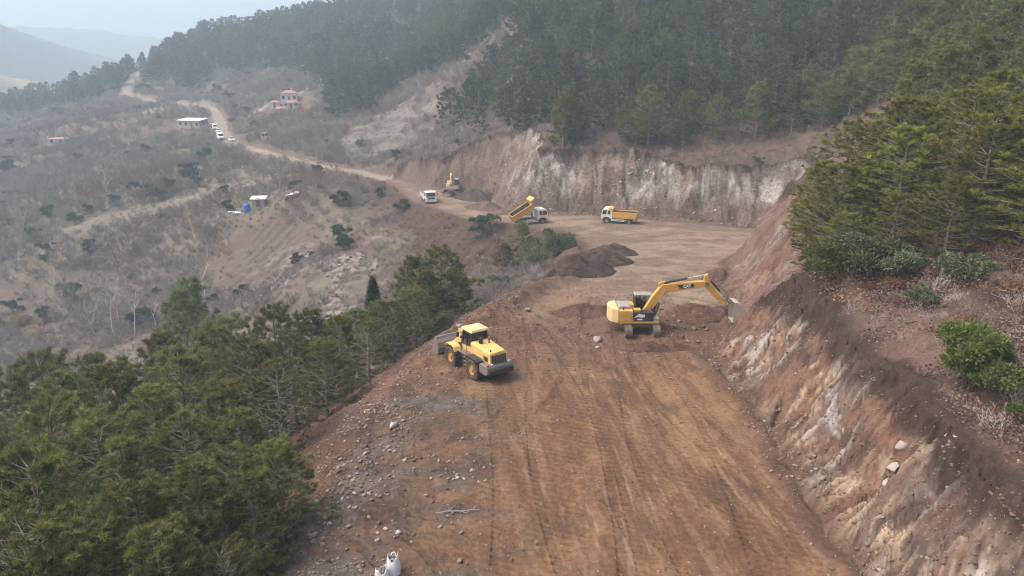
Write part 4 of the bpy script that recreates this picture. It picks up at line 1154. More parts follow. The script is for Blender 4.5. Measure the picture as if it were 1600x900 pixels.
# ================================================================== machines
def paint(name, colr, rough=.45, dust=.35, dustc=(.24,.17,.12), metal=0.0, sc=2.2):
    """Worn paint with dried mud thrown over it."""
    m, nt, b, out = new_mat(name)
    tc = node(nt, 'ShaderNodeTexCoord')
    n1 = node(nt, 'ShaderNodeTexNoise', Scale=sc, Detail=7.0, Roughness=.7); nt.links.new(tc.outputs['Object'], n1.inputs['Vector'])
    n2 = node(nt, 'ShaderNodeTexNoise', Scale=sc * 9, Detail=4.0, Roughness=.6); nt.links.new(tc.outputs['Object'], n2.inputs['Vector'])
    mr = node(nt, 'ShaderNodeMapRange'); mr.inputs['From Min'].default_value = .42; mr.inputs['From Max'].default_value = .72
    nt.links.new(mathn(nt, 'ADD', mathn(nt, 'MULTIPLY', n1.outputs['Fac'], .7), mathn(nt, 'MULTIPLY', n2.outputs['Fac'], .3)), mr.inputs['Value'])
    mx = node(nt, 'ShaderNodeMix', data_type='RGBA'); mx.inputs[6].default_value = (*colr, 1); mx.inputs[7].default_value = (*dustc, 1)
    f = mathn(nt, 'MULTIPLY', mr.outputs[0], dust); nt.links.new(f, mx.inputs[0]); nt.links.new(mx.outputs[2], b.inputs['Base Color'])
    nt.links.new(mathn(nt, 'MULTIPLY_ADD', mr.outputs[0], .35), b.inputs['Roughness']); b.inputs['Roughness'].links[0].from_node.inputs[2].default_value = rough
    b.inputs['Metallic'].default_value = metal
    return m
M['yellow'] = paint('loader yellow paint', (.66,.45,.13), .5, .7, (.33,.24,.16), sc=1.6)
M['orange'] = paint('excavator yellow paint', (.58,.32,.06), .5, .65, (.30,.21,.13), sc=1.6)
M['cream'] = paint('faded yellow paint', (.64,.48,.24), .55, .6, (.38,.29,.2), sc=1.6)
M['white'] = paint('white truck paint', (.72,.72,.71), .4, .5, (.40,.34,.29))
M['black'] = paint('black parts', (.018,.018,.02), .5, .25)
M['steel'] = paint('worn grey steel', (.20,.185,.17), .5, .6, metal=.3)
M['dusty_steel'] = paint('muddy steel', (.15,.125,.105), .6, .8)
M['bucket_steel'] = paint('scoured bucket steel', (.40,.36,.30), .5, .5, (.26,.20,.15))
M['grey'] = paint('grey paint', (.28,.285,.285), .5, .6)
M['rubber'] = paint('muddy tyre rubber', (.028,.025,.023), .8, .85, (.20,.125,.085), sc=3)
M['rim'] = paint('yellow wheel rim', (.45,.27,.06), .55, .6)
M['chrome'] = paint('hydraulic rod', (.75,.75,.75), .18, .1, metal=.9)
M['glass'] = paint('dark window glass', (.012,.015,.018), .08, .12)
M['redlens'] = paint('red lamp lens', (.55,.03,.02), .25, .15)
M['redpaint'] = paint('red lettering', (.50,.02,.03), .4, .15)
M['whitelens'] = paint('clear lamp lens', (.7,.7,.68), .2, .15)
M['bed'] = paint('tipper body paint', (.66,.36,.07), .5, .6, (.36,.26,.17))
M['bedin'] = paint('scoured tipper floor', (.085,.075,.07), .6, .5)
M['rust'] = paint('rusty red boards', (.23,.09,.05), .7, .4)
M['cloth_red'] = paint('red jacket', (.35,.03,.035), .9, .1)
M['skin'] = paint('skin', (.42,.25,.17), .6, .05)
M['hair'] = paint('dark hair', (.02,.015,.012), .7, .0)

class MB:
    def __init__(s): s.v, s.f = [], []
    def add(s, V, F):
        b = len(s.v); s.v += [tuple(map(float, p)) for p in V]; s.f += [tuple(i + b for i in f) for f in F]; return s
    def box(s, x0, x1, y0, y1, z0, z1):
        V = [(x, y, z) for z in (z0, z1) for y in (y0, y1) for x in (x0, x1)]
        return s.add(V, [(0,2,3,1),(4,5,7,6),(0,1,5,4),(2,6,7,3),(0,4,6,2),(1,3,7,5)])
    def prism(s, poly, a, b, axis='y'):
        """Polygon of (u, w) pairs extruded from a to b: axis y -> (x, z), axis x -> (y, z), axis z -> (x, y)."""
        n = len(poly)
        def P(u, w, t): return (u, t, w) if axis == 'y' else (t, u, w) if axis == 'x' else (u, w, t)
        V = [P(u, w, a) for u, w in poly] + [P(u, w, b) for u, w in poly]
        F = [tuple(range(n))[::-1], tuple(range(n, 2 * n))] + [(i, (i + 1) % n, (i + 1) % n + n, i + n) for i in range(n)]
        return s.add(V, F)
    def loft(s, A, B):
        n = len(A)
        return s.add(list(A) + list(B), [tuple(range(n))[::-1], tuple(range(n, 2 * n))] + [(i, (i + 1) % n, (i + 1) % n + n, i + n) for i in range(n)])
    def cyl(s, p0, p1, r0, r1=None, n=14):
        r1 = r0 if r1 is None else r1
        p0, p1 = Vector(p0), Vector(p1); d = (p1 - p0).normalized()
        a = d.orthogonal().normalized(); b = d.cross(a)
        V = [p0 + (a * math.cos(t) + b * math.sin(t)) * r0 for t in [i * 2 * math.pi / n for i in range(n)]] + [p1 + (a * math.cos(t) + b * math.sin(t)) * r1 for t in [i * 2 * math.pi / n for i in range(n)]]
        return s.add(V, [tuple(range(n))[::-1], tuple(range(n, 2 * n))] + [(i, (i + 1) % n, (i + 1) % n + n, i + n) for i in range(n)])
    def bar(s, p0, p1, w, h):
        """Rectangular bar between two points: w across, h in the plane of travel."""
        p0, p1 = Vector(p0), Vector(p1); d = (p1 - p0).normalized()
        up = Vector((0, 0, 1)) if abs(d.z) < .95 else Vector((1, 0, 0))
        a = d.cross(up).normalized() * w / 2; b = a.cross(d).normalized() * h / 2
        A = [p0 - a - b, p0 + a - b, p0 + a + b, p0 - a + b]; B = [p1 - a - b, p1 + a - b, p1 + a + b, p1 - a + b]
        return s.loft(A, B)
    def lathe(s, prof, c, axis='y', n=28):
        """Profile of (radius, along) revolved about an axis through c."""
        V, k = [], len(prof)
        for i in range(n):
            t = i * 2 * math.pi / n; cs, sn = math.cos(t), math.sin(t)
            for r, h in prof:
                V.append((c[0] + r * cs, c[1] + h, c[2] + r * sn) if axis == 'y' else (c[0] + h, c[1] + r * cs, c[2] + r * sn) if axis == 'x' else (c[0] + r * cs, c[1] + r * sn, c[2] + h))
        F = []
        for i in range(n):
            j = (i + 1) % n
            for q in range(k - 1):
                F.append((i * k + q, i * k + q + 1, j * k + q + 1, j * k + q))
        return s.add(V, F)
    def mesh(s, name, mat, smooth=False):
        me = bpy.data.meshes.new(name); me.from_pydata(s.v, [], s.f); me.update()
        bm = bmesh.new(); bm.from_mesh(me); bmesh.ops.recalc_face_normals(bm, faces=bm.faces); bm.to_mesh(me); bm.free()
        me.materials.append(M[mat] if isinstance(mat, str) else mat)
        if smooth: me.shade_smooth()
        return me
    def build(s, name, mat, parent, bevel=.02, smooth=False, label=None):
        o = part(name, s.mesh(name, mat, smooth), parent, label)
        if bevel:
            b = o.modifiers.new('edge', 'BEVEL'); b.width = bevel; b.segments = 2; b.limit_method = 'ANGLE'; b.angle_limit = R(35)
        return o

import bmesh

def text_mesh(txt, size, mat, bold=.02):
    cu = bpy.data.curves.new('lettering', 'FONT'); cu.body = txt; cu.size = size; cu.extrude = .006; cu.offset = bold; cu.align_x = 'CENTER'; cu.align_y = 'CENTER'
    o = bpy.data.objects.new('lettering_tmp', cu); col.objects.link(o)
    dg = bpy.context.evaluated_depsgraph_get()
    me = bpy.data.meshes.new_from_object(o.evaluated_get(dg)); bpy.data.objects.remove(o); bpy.data.curves.remove(cu)
    me.materials.clear(); me.materials.append(M[mat]); me.name = 'lettering'
    return me

# ---------------------------------------------------------------- wheels
def tyre_mesh(r, w, lugs, rimr, depth=.06):
    m = MB()
    h = w / 2
    m.lathe([(rimr, -h * .72), (rimr * 1.05, -h * .92), (r * .86, -h), (r * .97, -h * .86), (r, -h * .55), (r, h * .55), (r * .97, h * .86), (r * .86, h), (rimr * 1.05, h * .92), (rimr, h * .72)], (0, 0, 0), 'y', 32)
    for i in range(lugs):
        for sgn in (-1, 1):
            t0 = (i + (.5 if sgn > 0 else 0)) * 2 * math.pi / lugs
            V = []
            for (dt, yy) in ((-.35, .02), (.10, .02), (.45, .98), (.0, .98)):
                t = t0 + dt * 2 * math.pi / lugs
                for rr_ in (r * .97, r + depth):
                    V.append((rr_ * math.cos(t), sgn * yy * h, rr_ * math.sin(t)))
            m.add(V, [(0,2,3,1),(2,4,5,3),(4,6,7,5),(6,0,1,7),(1,3,5,7),(0,6,4,2)])
    return m

def wheel(parent, x, y, r, w, lugs, side, rimmat='rim', tag='wheel', dish=.25, steer=0.0):
    rimr = r * .56
    o = bpy.data.objects.new(tag, None); col.objects.link(o); o.parent = parent; o.location = (x, y, r); o.rotation_euler = (0, 0, steer)
    o.empty_display_size = .1
    key = ('tyre', r, w, lugs)
    if key not in CACHE: CACHE[key] = tyre_mesh(r, w, lugs, rimr).mesh('tyre', 'rubber')
    part('tyre', CACHE[key], o)
    key = ('rim', r, w, side, rimmat)
    if key not in CACHE:
        m = MB(); h = w / 2 * side
        m.lathe([(rimr * 1.02, -h * .7), (rimr * 1.02, h * .74), (rimr * .9, h * .78), (rimr * .84, h * .45), (rimr * .55, h * (.72 - dish)), (rimr * .34, h * (.72 - dish)), (rimr * .34, h * .8), (0.001, h * .8)], (0, 0, 0), 'y', 24)
        for i in range(8):
            t = i * math.pi / 4
            m.cyl((rimr * .45 * math.cos(t), h * .3, rimr * .45 * math.sin(t)), (rimr * .45 * math.cos(t), h * .6, rimr * .45 * math.sin(t)), .025, n=6)
        CACHE[key] = m.mesh('rim', rimmat)
    part('rim', CACHE[key], o)
    return o
CACHE = {}

# ---------------------------------------------------------------- wheel loader
def wheel_loader(loc, heading, scale, pitch=0.0):
    t = thing('wheel_loader', 'dusty yellow wheel loader with grey bucket pushing soil over the outer edge', 'wheel loader', loc, heading, scale=scale)
    t.rotation_euler = (0, pitch, heading)
    r = .80
    for x, y, s in ((1.62, 1.08, 1), (1.62, -1.08, -1), (-1.55, 1.08, 1), (-1.55, -1.08, -1)):
        wheel(t, x, y, r, .60, 16, s)
    # rear frame, counterweight and engine hood
    MB().box(-2.7, .35, -.55, .55, .62, 1.28).build('rear_frame', 'dusty_steel', t)
    MB().prism([(-3.45, .95), (-3.45, 1.32), (-3.30, 1.52), (-2.45, 1.52), (-2.3, 1.30), (-2.3, .80), (-3.2, .78)], -1.14, 1.14).build('counterweight', 'steel', t, .05)
    hood = MB()
    hood.loft([(-3.22, -.72, 1.53), (-3.22, .72, 1.53), (-3.20, .70, 2.26), (-3.05, .62, 2.36), (-3.05, -.62, 2.36), (-3.20, -.70, 2.26)],
              [(-.62, -.80, 1.53), (-.62, .80, 1.53), (-.62, .80, 2.40), (-.62, .72, 2.52), (-.62, -.72, 2.52), (-.62, -.80, 2.40)])
    h = hood.build('engine_hood', 'yellow', t, .04)
    for s in (-1, 1):
        MB().prism([(-2.35, 1.62), (-1.0, 1.62), (-1.0, 2.15), (-2.35, 2.08)], s * .785, s * .80).build('side_door', 'yellow', h, 0)
        MB().box(-2.9, -2.45, s * .755, s * .775, 1.66, 2.0).build('side_vent', 'black', h, 0)
    g = MB().box(-3.26, -3.20, -.60, .60, 1.56, 2.16).build('grille', 'black', t, .015)
    for i in range(7):
        MB().box(-3.285, -3.262, -.54, .54, 1.60 + i * .08, 1.625 + i * .08).build('slat', 'dusty_steel', g, 0)
    MB().box(-3.62, -3.46, -1.0, 1.0, .84, 1.22).build('bumper', 'black', t, .03)
    for s in (-1, 1):
        MB().box(-3.48, -3.38, s * 1.18 - .01, s * .98, 1.53, 1.66).build('tail_light', 'redlens', t, .015)
        MB().box(-3.47, -3.38, s * .80, s * .62, 1.54, 1.66).build('reversing_lamp', 'whitelens', t, .01)
        # rear fender and steps
        MB().prism([(-2.3, 1.55), (-2.1, 1.72), (-.95, 1.72), (-.72, 1.50), (-.72, 1.42), (-.98, 1.64), (-2.08, 1.64), (-2.26, 1.48)], s * .78, s * 1.36).build('rear_fender', 'black', t, .01)
        st = MB()
        for z in (.65, .95, 1.25): st.box(-.55, -.05, s * .86, s * 1.16, z, z + .05)
        st.box(-.58, -.53, s * 1.10, s * 1.16, .62, 1.55).box(-.07, -.02, s * 1.10, s * 1.16, .62, 1.55)
        st.build('ladder', 'dusty_steel', t, .008)
        MB().box(-.68, .62, s * .70, s * 1.18, 1.50, 1.60).build('walkway', 'dusty_steel', t, .01)
        hr = MB().cyl((-.62, s * 1.14, 1.6), (-.62, s * 1.14, 2.45), .02, n=6).cyl((-.62, s * 1.14, 2.45), (.1, s * 1.14, 2.45), .02, n=6).cyl((.1, s * 1.14, 2.45), (.1, s * 1.14, 1.6), .02, n=6)
        hr.build('handrail', 'black', t, 0)
    MB().cyl((-1.25, .28, 2.5), (-1.25, .28, 2.86), .15, .15, 14).cyl((-1.25, .28, 2.86), (-1.25, .28, 2.94), .19, .17, 14).build('air_intake', 'black', t, .01)
    MB().cyl((-1.45, -.30, 2.45), (-1.45, -.30, 2.95), .07, .07, 10).build('exhaust_pipe', 'dusty_steel', t, 0)
    MB().cyl((-2.85, .45, 2.36), (-2.85, .45, 2.48), .06, n=8).build('filler_cap', 'black', h, 0)
    # cab
    cb = MB().prism([(-.58, 1.60), (.60, 1.60), (.78, 1.95), (.78, 2.02), (-.58, 2.10)], -.70, .70).build('cab', 'yellow', t, .03)
    MB().prism([(-.56, 2.05), (.74, 1.99), (.56, 3.18), (-.52, 3.18)], -.66, .66).build('window', 'glass', cb, .02)
    pil = MB()
    for s in (-1, 1):
        pil.bar((-.57, s * .68, 2.05), (-.53, s * .68, 3.2), .09, .09).bar((.76, s * .68, 1.98), (.57, s * .68, 3.2), .09, .09).bar((.10, s * .685, 2.05), (.06, s * .685, 3.2), .06, .06)
        pil.bar((-.57, s * .68, 2.08), (.76, s * .68, 2.02), .06, .08)
    pil.bar((-.575, -.68, 2.14), (-.575, .68, 2.14), .08, .06)
    pil.build('cab_pillars', 'black', cb, .01)
    MB().loft([(-.78, -.80, 3.18), (.78, -.80, 3.18), (.78, .80, 3.18), (-.78, .80, 3.18)], [(-.70, -.72, 3.36), (.70, -.72, 3.36), (.70, .72, 3.36), (-.70, .72, 3.36)]).build('roof', 'cream', cb, .04)
    for s in (-1, 1):
        MB().bar((.72, s * .72, 2.9), (.86, s * 1.12, 2.9), .03, .03).box(.80, .88, s * 1.02 - .1, s * 1.02 + .1, 2.55, 2.92).build('mirror', 'black', cb, .01)
        MB().box(.62, .72, s * .5 - .09, s * .5 + .09, 3.10, 3.2).build('work_lamp', 'whitelens', cb, .01)
    # front frame, fenders, lift arms, bucket
    MB().prism([(.45, .70), (.45, 1.25), (.95, 1.95), (1.55, 2.05), (2.15, 1.35), (2.35, .90), (2.0, .62)], -.46, .46).build('front_frame', 'yellow', t, .04)
    MB().cyl((.40, 0, .55), (.40, 0, 1.55), .20, n=12).build('centre_pivot', 'dusty_steel', t, 0)
    for s in (-1, 1):
        MB().prism([(.80, 1.40), (.95, 1.72), (1.20, 1.84), (2.0, 1.84), (2.32, 1.60), (2.28, 1.55), (1.98, 1.76), (1.22, 1.76), (1.00, 1.64), (.88, 1.40)], s * .76, s * 1.38).build('front_fender', 'yellow', t, .015)
        arm = MB().prism([(1.05, 1.95), (1.20, 2.28), (1.55, 2.30), (2.55, 1.55), (3.35, .72), (3.28, .42), (3.02, .42), (2.30, 1.18), (1.45, 1.82)], s * .50, s * .62)
        arm.build('lift_arm', 'yellow', t, .02)
        cy_ = MB().cyl((.95, s * .40, 1.05), (1.9, s * .40, 1.42), .10, n=10).build('lift_cylinder', 'yellow', t, 0)
        MB().cyl((1.9, s * .40, 1.42), (2.5, s * .46, 1.62), .055, n=8).build('rod', 'chrome', cy_, 0)
        MB().cyl((.62, s * .62, 1.98), (.95, s * .62, 2.40), .035, n=6).box(.9, 1.06, s * .52, s * .74, 2.34, 2.5).build('head_lamp', 'black', t, .01)
    MB().cyl((1.3, -.62, 2.1), (1.3, .62, 2.1), .09, n=10).cyl((3.18, -.62, .56), (3.18, .62, .56), .08, n=10).box(2.1, 2.4, -.5, .5, 1.30, 1.52).build('cross_tube', 'yellow', t, .01)
    bc = MB().prism([(1.95, 2.05), (2.12, 2.62), (2.34, 2.60), (2.42, 1.85), (2.62, 1.10), (2.42, 1.05), (2.20, 1.75)], -.13, .13).build('bell_crank', 'yellow', t, .02)
    MB().cyl((.98, 0, 1.98), (1.75, 0, 2.40), .11, n=10).build('tilt_cylinder', 'yellow', t, 0)
    MB().cyl((1.75, 0, 2.40), (2.2, 0, 2.56), .05, n=8).build('tilt_rod', 'chrome', t, 0)
    MB().bar((2.5, 0, 1.12), (3.15, 0, 1.02), .12, .14).build('tilt_link', 'yellow', t, .01)
    W, dz = 1.55, .30
    up = lambda P: [(x - .05, z + dz) for x, z in P]
    out_ = up([(3.10, .30), (3.05, .75), (3.16, 1.15), (3.38, 1.42), (3.62, 1.50)])
    inn = up([(3.64, 1.44), (3.42, 1.36), (3.22, 1.12), (3.12, .75), (3.20, .38), (3.45, .22), (4.35, .13), (4.35, .07), (3.38, .10)])
    bk = MB().prism(out_ + inn, -W, W).build('bucket', 'steel', t, .015)
    for s in (-1, 1):
        MB().prism(up([(3.10, .30), (3.05, .75), (3.16, 1.15), (3.38, 1.42), (3.62, 1.50), (3.80, 1.05), (4.30, .16), (4.35, .07), (3.38, .10)]), s * W, s * (W + .05)).build('side_plate', 'steel', bk, .01)
    for i in range(8):
        y = -W + .12 + i * (2 * W - .24) / 7
        MB().loft([(4.2, y - .07, .05 + dz), (4.2, y + .07, .05 + dz), (4.2, y + .07, .17 + dz), (4.2, y - .07, .17 + dz)], [(4.53, y - .04, .04 + dz), (4.53, y + .04, .04 + dz), (4.53, y + .04, .08 + dz), (4.53, y - .04, .08 + dz)]).build('tooth', 'dusty_steel', bk, 0)
    MB().prism(up([(3.35, 1.38), (3.62, 1.46), (3.66, 1.56), (3.45, 1.58)]), -W, W).build('spill_guard', 'steel', bk, .01)
    return t

# ---------------------------------------------------------------- excavator
def excavator(label, loc, track_rot, swing, scale, pose, mat='orange', cat_marks=False, z_extra=0.0):
    t = thing('excavator', label, 'excavator', loc, track_rot, scale=scale)
    # undercarriage: two tracks along local x
    for s in (-1, 1):
        y = s * 1.19
        tr = bpy.data.objects.new('track', None); col.objects.link(tr); tr.parent = t; tr.location = (0, y, 0); tr.empty_display_size = .1
        Lh, rr_, hw = 1.65, .42, .30
        MB().prism([(-Lh, .18), (Lh, .18), (Lh + .1, .42), (Lh, .66), (-Lh, .66), (-Lh - .1, .42)], -hw * .62, hw * .62).build('track_frame', 'dusty_steel', tr, .02)
        belt = []
        n_arc = 7
        pts = [(-Lh + (2 * Lh) * i / 13, .86) for i in range(14)]
        pts += [(Lh + rr_ * math.sin(a), .44 + rr_ * math.cos(a)) for a in [math.pi * (i + 1) / (n_arc + 1) for i in range(n_arc)]]
        pts += [(Lh - (2 * Lh) * i / 13, .02) for i in range(14)]
        pts += [(-Lh - rr_ * math.sin(a), .44 - rr_ * math.cos(a)) for a in [math.pi * (i + 1) / (n_arc + 1) for i in range(n_arc)]]
        for i in range(len(pts)):
            (x0, z0), (x1, z1) = pts[i], pts[(i + 1) % len(pts)]
            dx, dz = x1 - x0, z1 - z0; L = math.hypot(dx, dz); nx, nz = -dz / L, dx / L
            key = ('shoe', round(L, 3))
            if key not in CACHE:
                sh = MB().box(-L * .47, L * .47, -hw, hw, -.035, .02)
                for q in (-.3, .1): sh.box(q * L - .015, q * L + .03, -hw * .98, hw * .98, .02, .055)
                CACHE[key] = sh.mesh('track_shoe', 'dusty_steel')
            o = part('track_shoe', CACHE[key], tr)
            o.location = ((x0 + x1) / 2, 0, (z0 + z1) / 2); o.rotation_euler = (0, -math.atan2(dz, dx), 0)
        for x in (-Lh, Lh):
            MB().cyl((x, -.10, .44), (x, .10, .44), .36, n=18).build('idler_wheel', 'dusty_steel', tr, 0)
    MB().box(-.75, .75, -1.0, 1.0, .45, .78).cyl((0, 0, .75), (0, 0, 1.02), .62, n=24).build('undercarriage', 'dusty_steel', t, .02)
    u = bpy.data.objects.new('upper_body', None); col.objects.link(u); u.parent = t; u.location = (0, 0, 1.0); u.rotation_euler = (0, 0, swing); u.empty_display_size = .2
    # deck (local: boom points to +x, cab on +y)
    MB().box(-1.9, 1.45, -1.32, 1.32, .03, .20).build('deck', mat, u, .02)
    cw = [(-2.0, -1.30), (-2.55, -1.0), (-2.78, -.4), (-2.78, .4), (-2.55, 1.0), (-2.0, 1.30)]
    MB().prism(cw, .05, 1.28, 'z').build('counterweight', 'cream' if cat_marks else mat, u, .07)
    MB().box(-2.0, -.80, -1.31, -.30, .205, 1.14).build('side_cabinet', mat, u, .03)
    MB().box(-2.0, -.45, .30, 1.31, .205, 1.14).build('engine_cabinet', mat, u, .03)
    MB().box(-2.0, -.75, -.30, .30, .205, 1.12).build('engine_bay', mat, u, .03)
    MB().prism([(-1.95, 1.145), (-.85, 1.145), (-.95, 1.36), (-1.85, 1.36)], -.72, .85).build('hood', 'grey', u, .04)
    MB().cyl((-1.55, -.95, 1.14), (-1.55, -.95, 1.42), .06, n=8).build('exhaust_pipe', 'black', u, 0)
    MB().box(-.80, .95, -1.31, -.42, .205, .98).build('tank_cabinet', 'black' if cat_marks else mat, u, .03)
    MB().box(-.70, -.10, -1.05, -.45, .985, 1.16).build('tool_box', mat, u, .02)
    MB().box(.96, 1.42, -1.28, -.55, .205, .48).build('step_box', 'grey', u, .03)
    rl = MB()
    for a, b in (((-.75, -1.27), (.90, -1.27)), ((.90, -1.27), (.90, -.50))):
        rl.cyl((a[0], a[1], 1.40), (b[0], b[1], 1.40), .02, n=6)
    for q in ((-.75, -1.27), (.1, -1.27), (.90, -1.27), (.90, -.5)): rl.cyl((q[0], q[1], .97), (q[0], q[1], 1.40), .02, n=6)
    rl.build('handrail', 'black', u, 0)
    # cab
    cb = MB().box(-.42, 1.42, .42, 1.30, .205, .82).build('cab', 'black' if cat_marks else mat, u, .03)
    fr = MB()
    for (x, y) in ((-.38, .46), (-.38, 1.26), (.55, .46), (.55, 1.26)): fr.bar((x, y, .80), (x, y, 1.94), .07, .07)
    for y in (.46, 1.26): fr.bar((1.40, y, .80), (1.18, y, 1.94), .07, .07)
    fr.build('cab_frame', 'black', cb, .01)
    MB().prism([(-.44, 1.92), (1.24, 1.92), (1.14, 2.04), (-.36, 2.04)], .40, 1.32).build('roof', 'grey', cb, .03)
    MB().box(-.39, -.375, .47, 1.25, .86, 1.92).build('rear_window', 'glass', cb, 0)
    gl = M['clear']
    for nm, mb in (('side_window', MB().prism([(-.36, .83), (1.38, .83), (1.17, 1.92), (-.36, 1.92)], 1.255, 1.265)), ('side_window', MB().prism([(-.36, .83), (1.38, .83), (1.17, 1.92), (-.36, 1.92)], .455, .465)),
                   ('windscreen', MB().prism([(1.395, .83), (1.405, .83), (1.195, 1.92), (1.185, 1.92)], .47, 1.25))):
        mb.build(nm, gl, cb, 0)
    MB().box(-.15, .40, .62, 1.10, .825, 1.02).box(-.20, -.05, .62, 1.10, 1.02, 1.62).build('seat', 'black', cb, .03)
    MB().bar((1.25, 1.30, 1.5), (1.40, 1.5, 1.5), .03, .03).box(1.36, 1.42, 1.42, 1.60, 1.35, 1.70).build('mirror', 'black', cb, .01)
    # boom, stick, bucket: points in the x-z plane at y = 0 (upper-body frame)
    foot, knee, tip, stick_top, stick_end = [Vector((p[0], 0, p[1])) for p in pose['pts']]
    def V2(v): return (v.x, v.z)
    bw = .24
    def plate(P, Q, Rr, w0, w1, w2):
        """Bent box girder through three points with depths w0, w1, w2."""
        d1 = (Q - P).normalized(); d2 = (Rr - Q).normalized()
        n1 = Vector((-d1.z, 0, d1.x)); n2 = Vector((-d2.z, 0, d2.x)); nm = (n1 + n2).normalized()
        up = [P + n1 * w0 / 2, (P + Q) / 2 + n1 * (w0 * .4 + w1 * .6) / 2 + n1 * .05, Q + nm * w1 / 2, (Q + Rr) / 2 + n2 * (w1 + w2) / 4, Rr + n2 * w2 / 2]
        dn = [Rr - n2 * w2 / 2, (Q + Rr) / 2 - n2 * (w1 + w2) / 4, Q - nm * w1 / 2, (P + Q) / 2 - n1 * (w0 * .4 + w1 * .6) / 2 + n1 * .05, P - n1 * w0 / 2]
        return [V2(v) for v in up + dn]
    boom = MB().prism(plate(foot, knee, tip, .50, .84, .46), -bw, bw).build('boom', mat, u, .03)
    for v, r in ((foot, .20), (tip, .16)): MB().cyl((v.x, -bw - .05, v.z), (v.x, bw + .05, v.z), r, n=16).build('pin_boss', 'dusty_steel', boom, 0)
    # stick
    d = (stick_end - tip).normalized(); n = Vector((-d.z, 0, d.x))
    if n.z < 0 or abs(n.z) < .2: n = n if n.x > 0 else -n
    sp = [stick_top + n * .15, tip + n * .36, (tip + stick_end) / 2 + n * .22, stick_end + n * .14, stick_end - n * .14, (tip + stick_end) / 2 - n * .26, tip - n * .30, stick_top - n * .20]
    stick = MB().prism([V2(v) for v in sp], -.18, .18).build('stick', mat, u, .025)
    # cylinders
    def ram(a, b, r, name, y=0.0, frac=.55):
        a, b = Vector(a), Vector(b); m_ = a.lerp(b, frac)
        c = MB().cyl((a.x, y, a.z), (m_.x, y, m_.z), r, n=12).build(name, 'black' if cat_marks else mat, u, 0)
        MB().cyl((m_.x, y, m_.z), (b.x, y, b.z), r * .55, n=10).build('rod', 'chrome', c, 0)
        return c
    for s in (-1, 1):
        ram((foot.x + .75, 0, foot.z - .25), knee - Vector((0, 0, .05)), .085, 'boom_cylinder', s * .33, .5)
    kn = (knee - foot).normalized(); nk = Vector((-kn.z, 0, kn.x))
    MB().prism([V2(knee + nk * .34 - kn * .2), V2(knee + nk * .62 + kn * .02), V2(knee + nk * .62 + kn * .2), V2(knee + nk * .30 + kn * .5)], -.10, .10).build('bracket', mat, boom, .01)
    ram(knee + nk * .55 + kn * .1, stick_top, .095, 'stick_cylinder', 0, .6)
    b0 = stick_end + d * .10
    link = stick_end - d * .55 + n * .42
    ram(tip + n * .42 + d * .1, link, .08, 'bucket_cylinder', 0, .62)
    MB().bar(link, stick_end - d * .42, .30, .09).bar(link, stick_end + n * .40 + d * .12, .30, .09).build('bucket_link', 'dusty_steel', u, .01)
    # bucket: curved shell, curl angle from pose
    ca = pose['curl']; BR = pose.get('br', .78); prof_o, prof_i = [], []
    for i in range(9):
        a = math.radians(-60 + i * 24); prof_o.append((BR * math.cos(a), BR * math.sin(a))); prof_i.append(((BR - .05) * math.cos(a), (BR - .05) * math.sin(a)))
    c0 = stick_end + Vector((math.cos(ca), 0, math.sin(ca))) * BR * .85
    def rot(p):
        return (c0.x + p[0] * math.cos(ca) - p[1] * math.sin(ca), c0.z + p[0] * math.sin(ca) + p[1] * math.cos(ca))
    shell = [rot(p) for p in prof_o] + [rot(p) for p in reversed(prof_i)]
    bk = MB().prism(shell, -.66, .66).build('bucket', pose.get('bmat', 'dusty_steel'), u, .01)
    for s in (-1, 1):
        MB().prism([rot(p) for p in prof_o], s * .66, s * .70).build('side_plate', pose.get('bmat', 'dusty_steel'), bk, 0)
    e0, e1 = Vector(prof_o[0] + (0,)), Vector(prof_o[1] + (0,)); dd = (e0 - e1).normalized()
    for i in range(5):
        y = -.52 + i * .26
        a = prof_o[0]; b = (a[0] + dd.x * .26, a[1] + dd.y * .26)
        A, B = rot(a), rot(b)
        MB().bar((A[0], y, A[1]), (B[0], y, B[1]), .10, .06).build('tooth', 'dusty_steel', bk, 0)
    for s in (-1, 1):
        MB().box(stick_end.x - .14, stick_end.x + .14, s * .22 - .03, s * .22 + .03, stick_end.z - .16, stick_end.z + .16).build('bucket_ear', 'dusty_steel', bk, .02)
    if cat_marks:
        # dark panel with red wedge and white letters on the boom and on the side, flat decals 4 mm proud
        q = knee.lerp(tip, .50); dv = (tip - knee).normalized(); nv = Vector((-dv.z, 0, dv.x))
        def D(al, up): v = q + dv * al + nv * up; return (v.x, v.z)
        y = -bw - .004
        dec = MB().prism([D(-.50, -.17), D(.62, -.17), D(.75, .0), D(.60, .17), D(-.70, .19)], y - .003, y).build('decal', 'black', boom, 0)
        MB().prism([D(-.72, .19), D(-.52, -.18), D(-.30, -.18)], y - .0075, y - .0045).build('red_wedge', 'redpaint', dec, 0)
        tm = part('lettering', text_mesh('CAT', .33, 'white', .018), dec)
        ang = math.atan2(dv.z, dv.x)
        tm.matrix_local = Matrix.Translation((q.x + dv.x * .12, y - .012, q.z + dv.z * .12)) @ Matrix.Rotation(-ang, 4, 'Y') @ Matrix.Rotation(R(90), 4, 'X')
        side = MB().prism([(-.72, .56), (-.50, .70), (-.30, .90), (.05, .82), (.18, .86), (.22, .62), (-.05, .55), (-.30, .62)], -1.318, -1.313).build('worn_emblem', 'white', u, 0, label='worn white emblem on the black side panel')
        MB().box(-.42, .0, -1.318, -1.313, .34, .46).build('number_plate', 'white', u, 0)
        MB().prism([(-.80, .21), (-.80, .55), (-.62, .21)], -1.319, -1.3135).build('red_wedge', 'redpaint', u, 0)
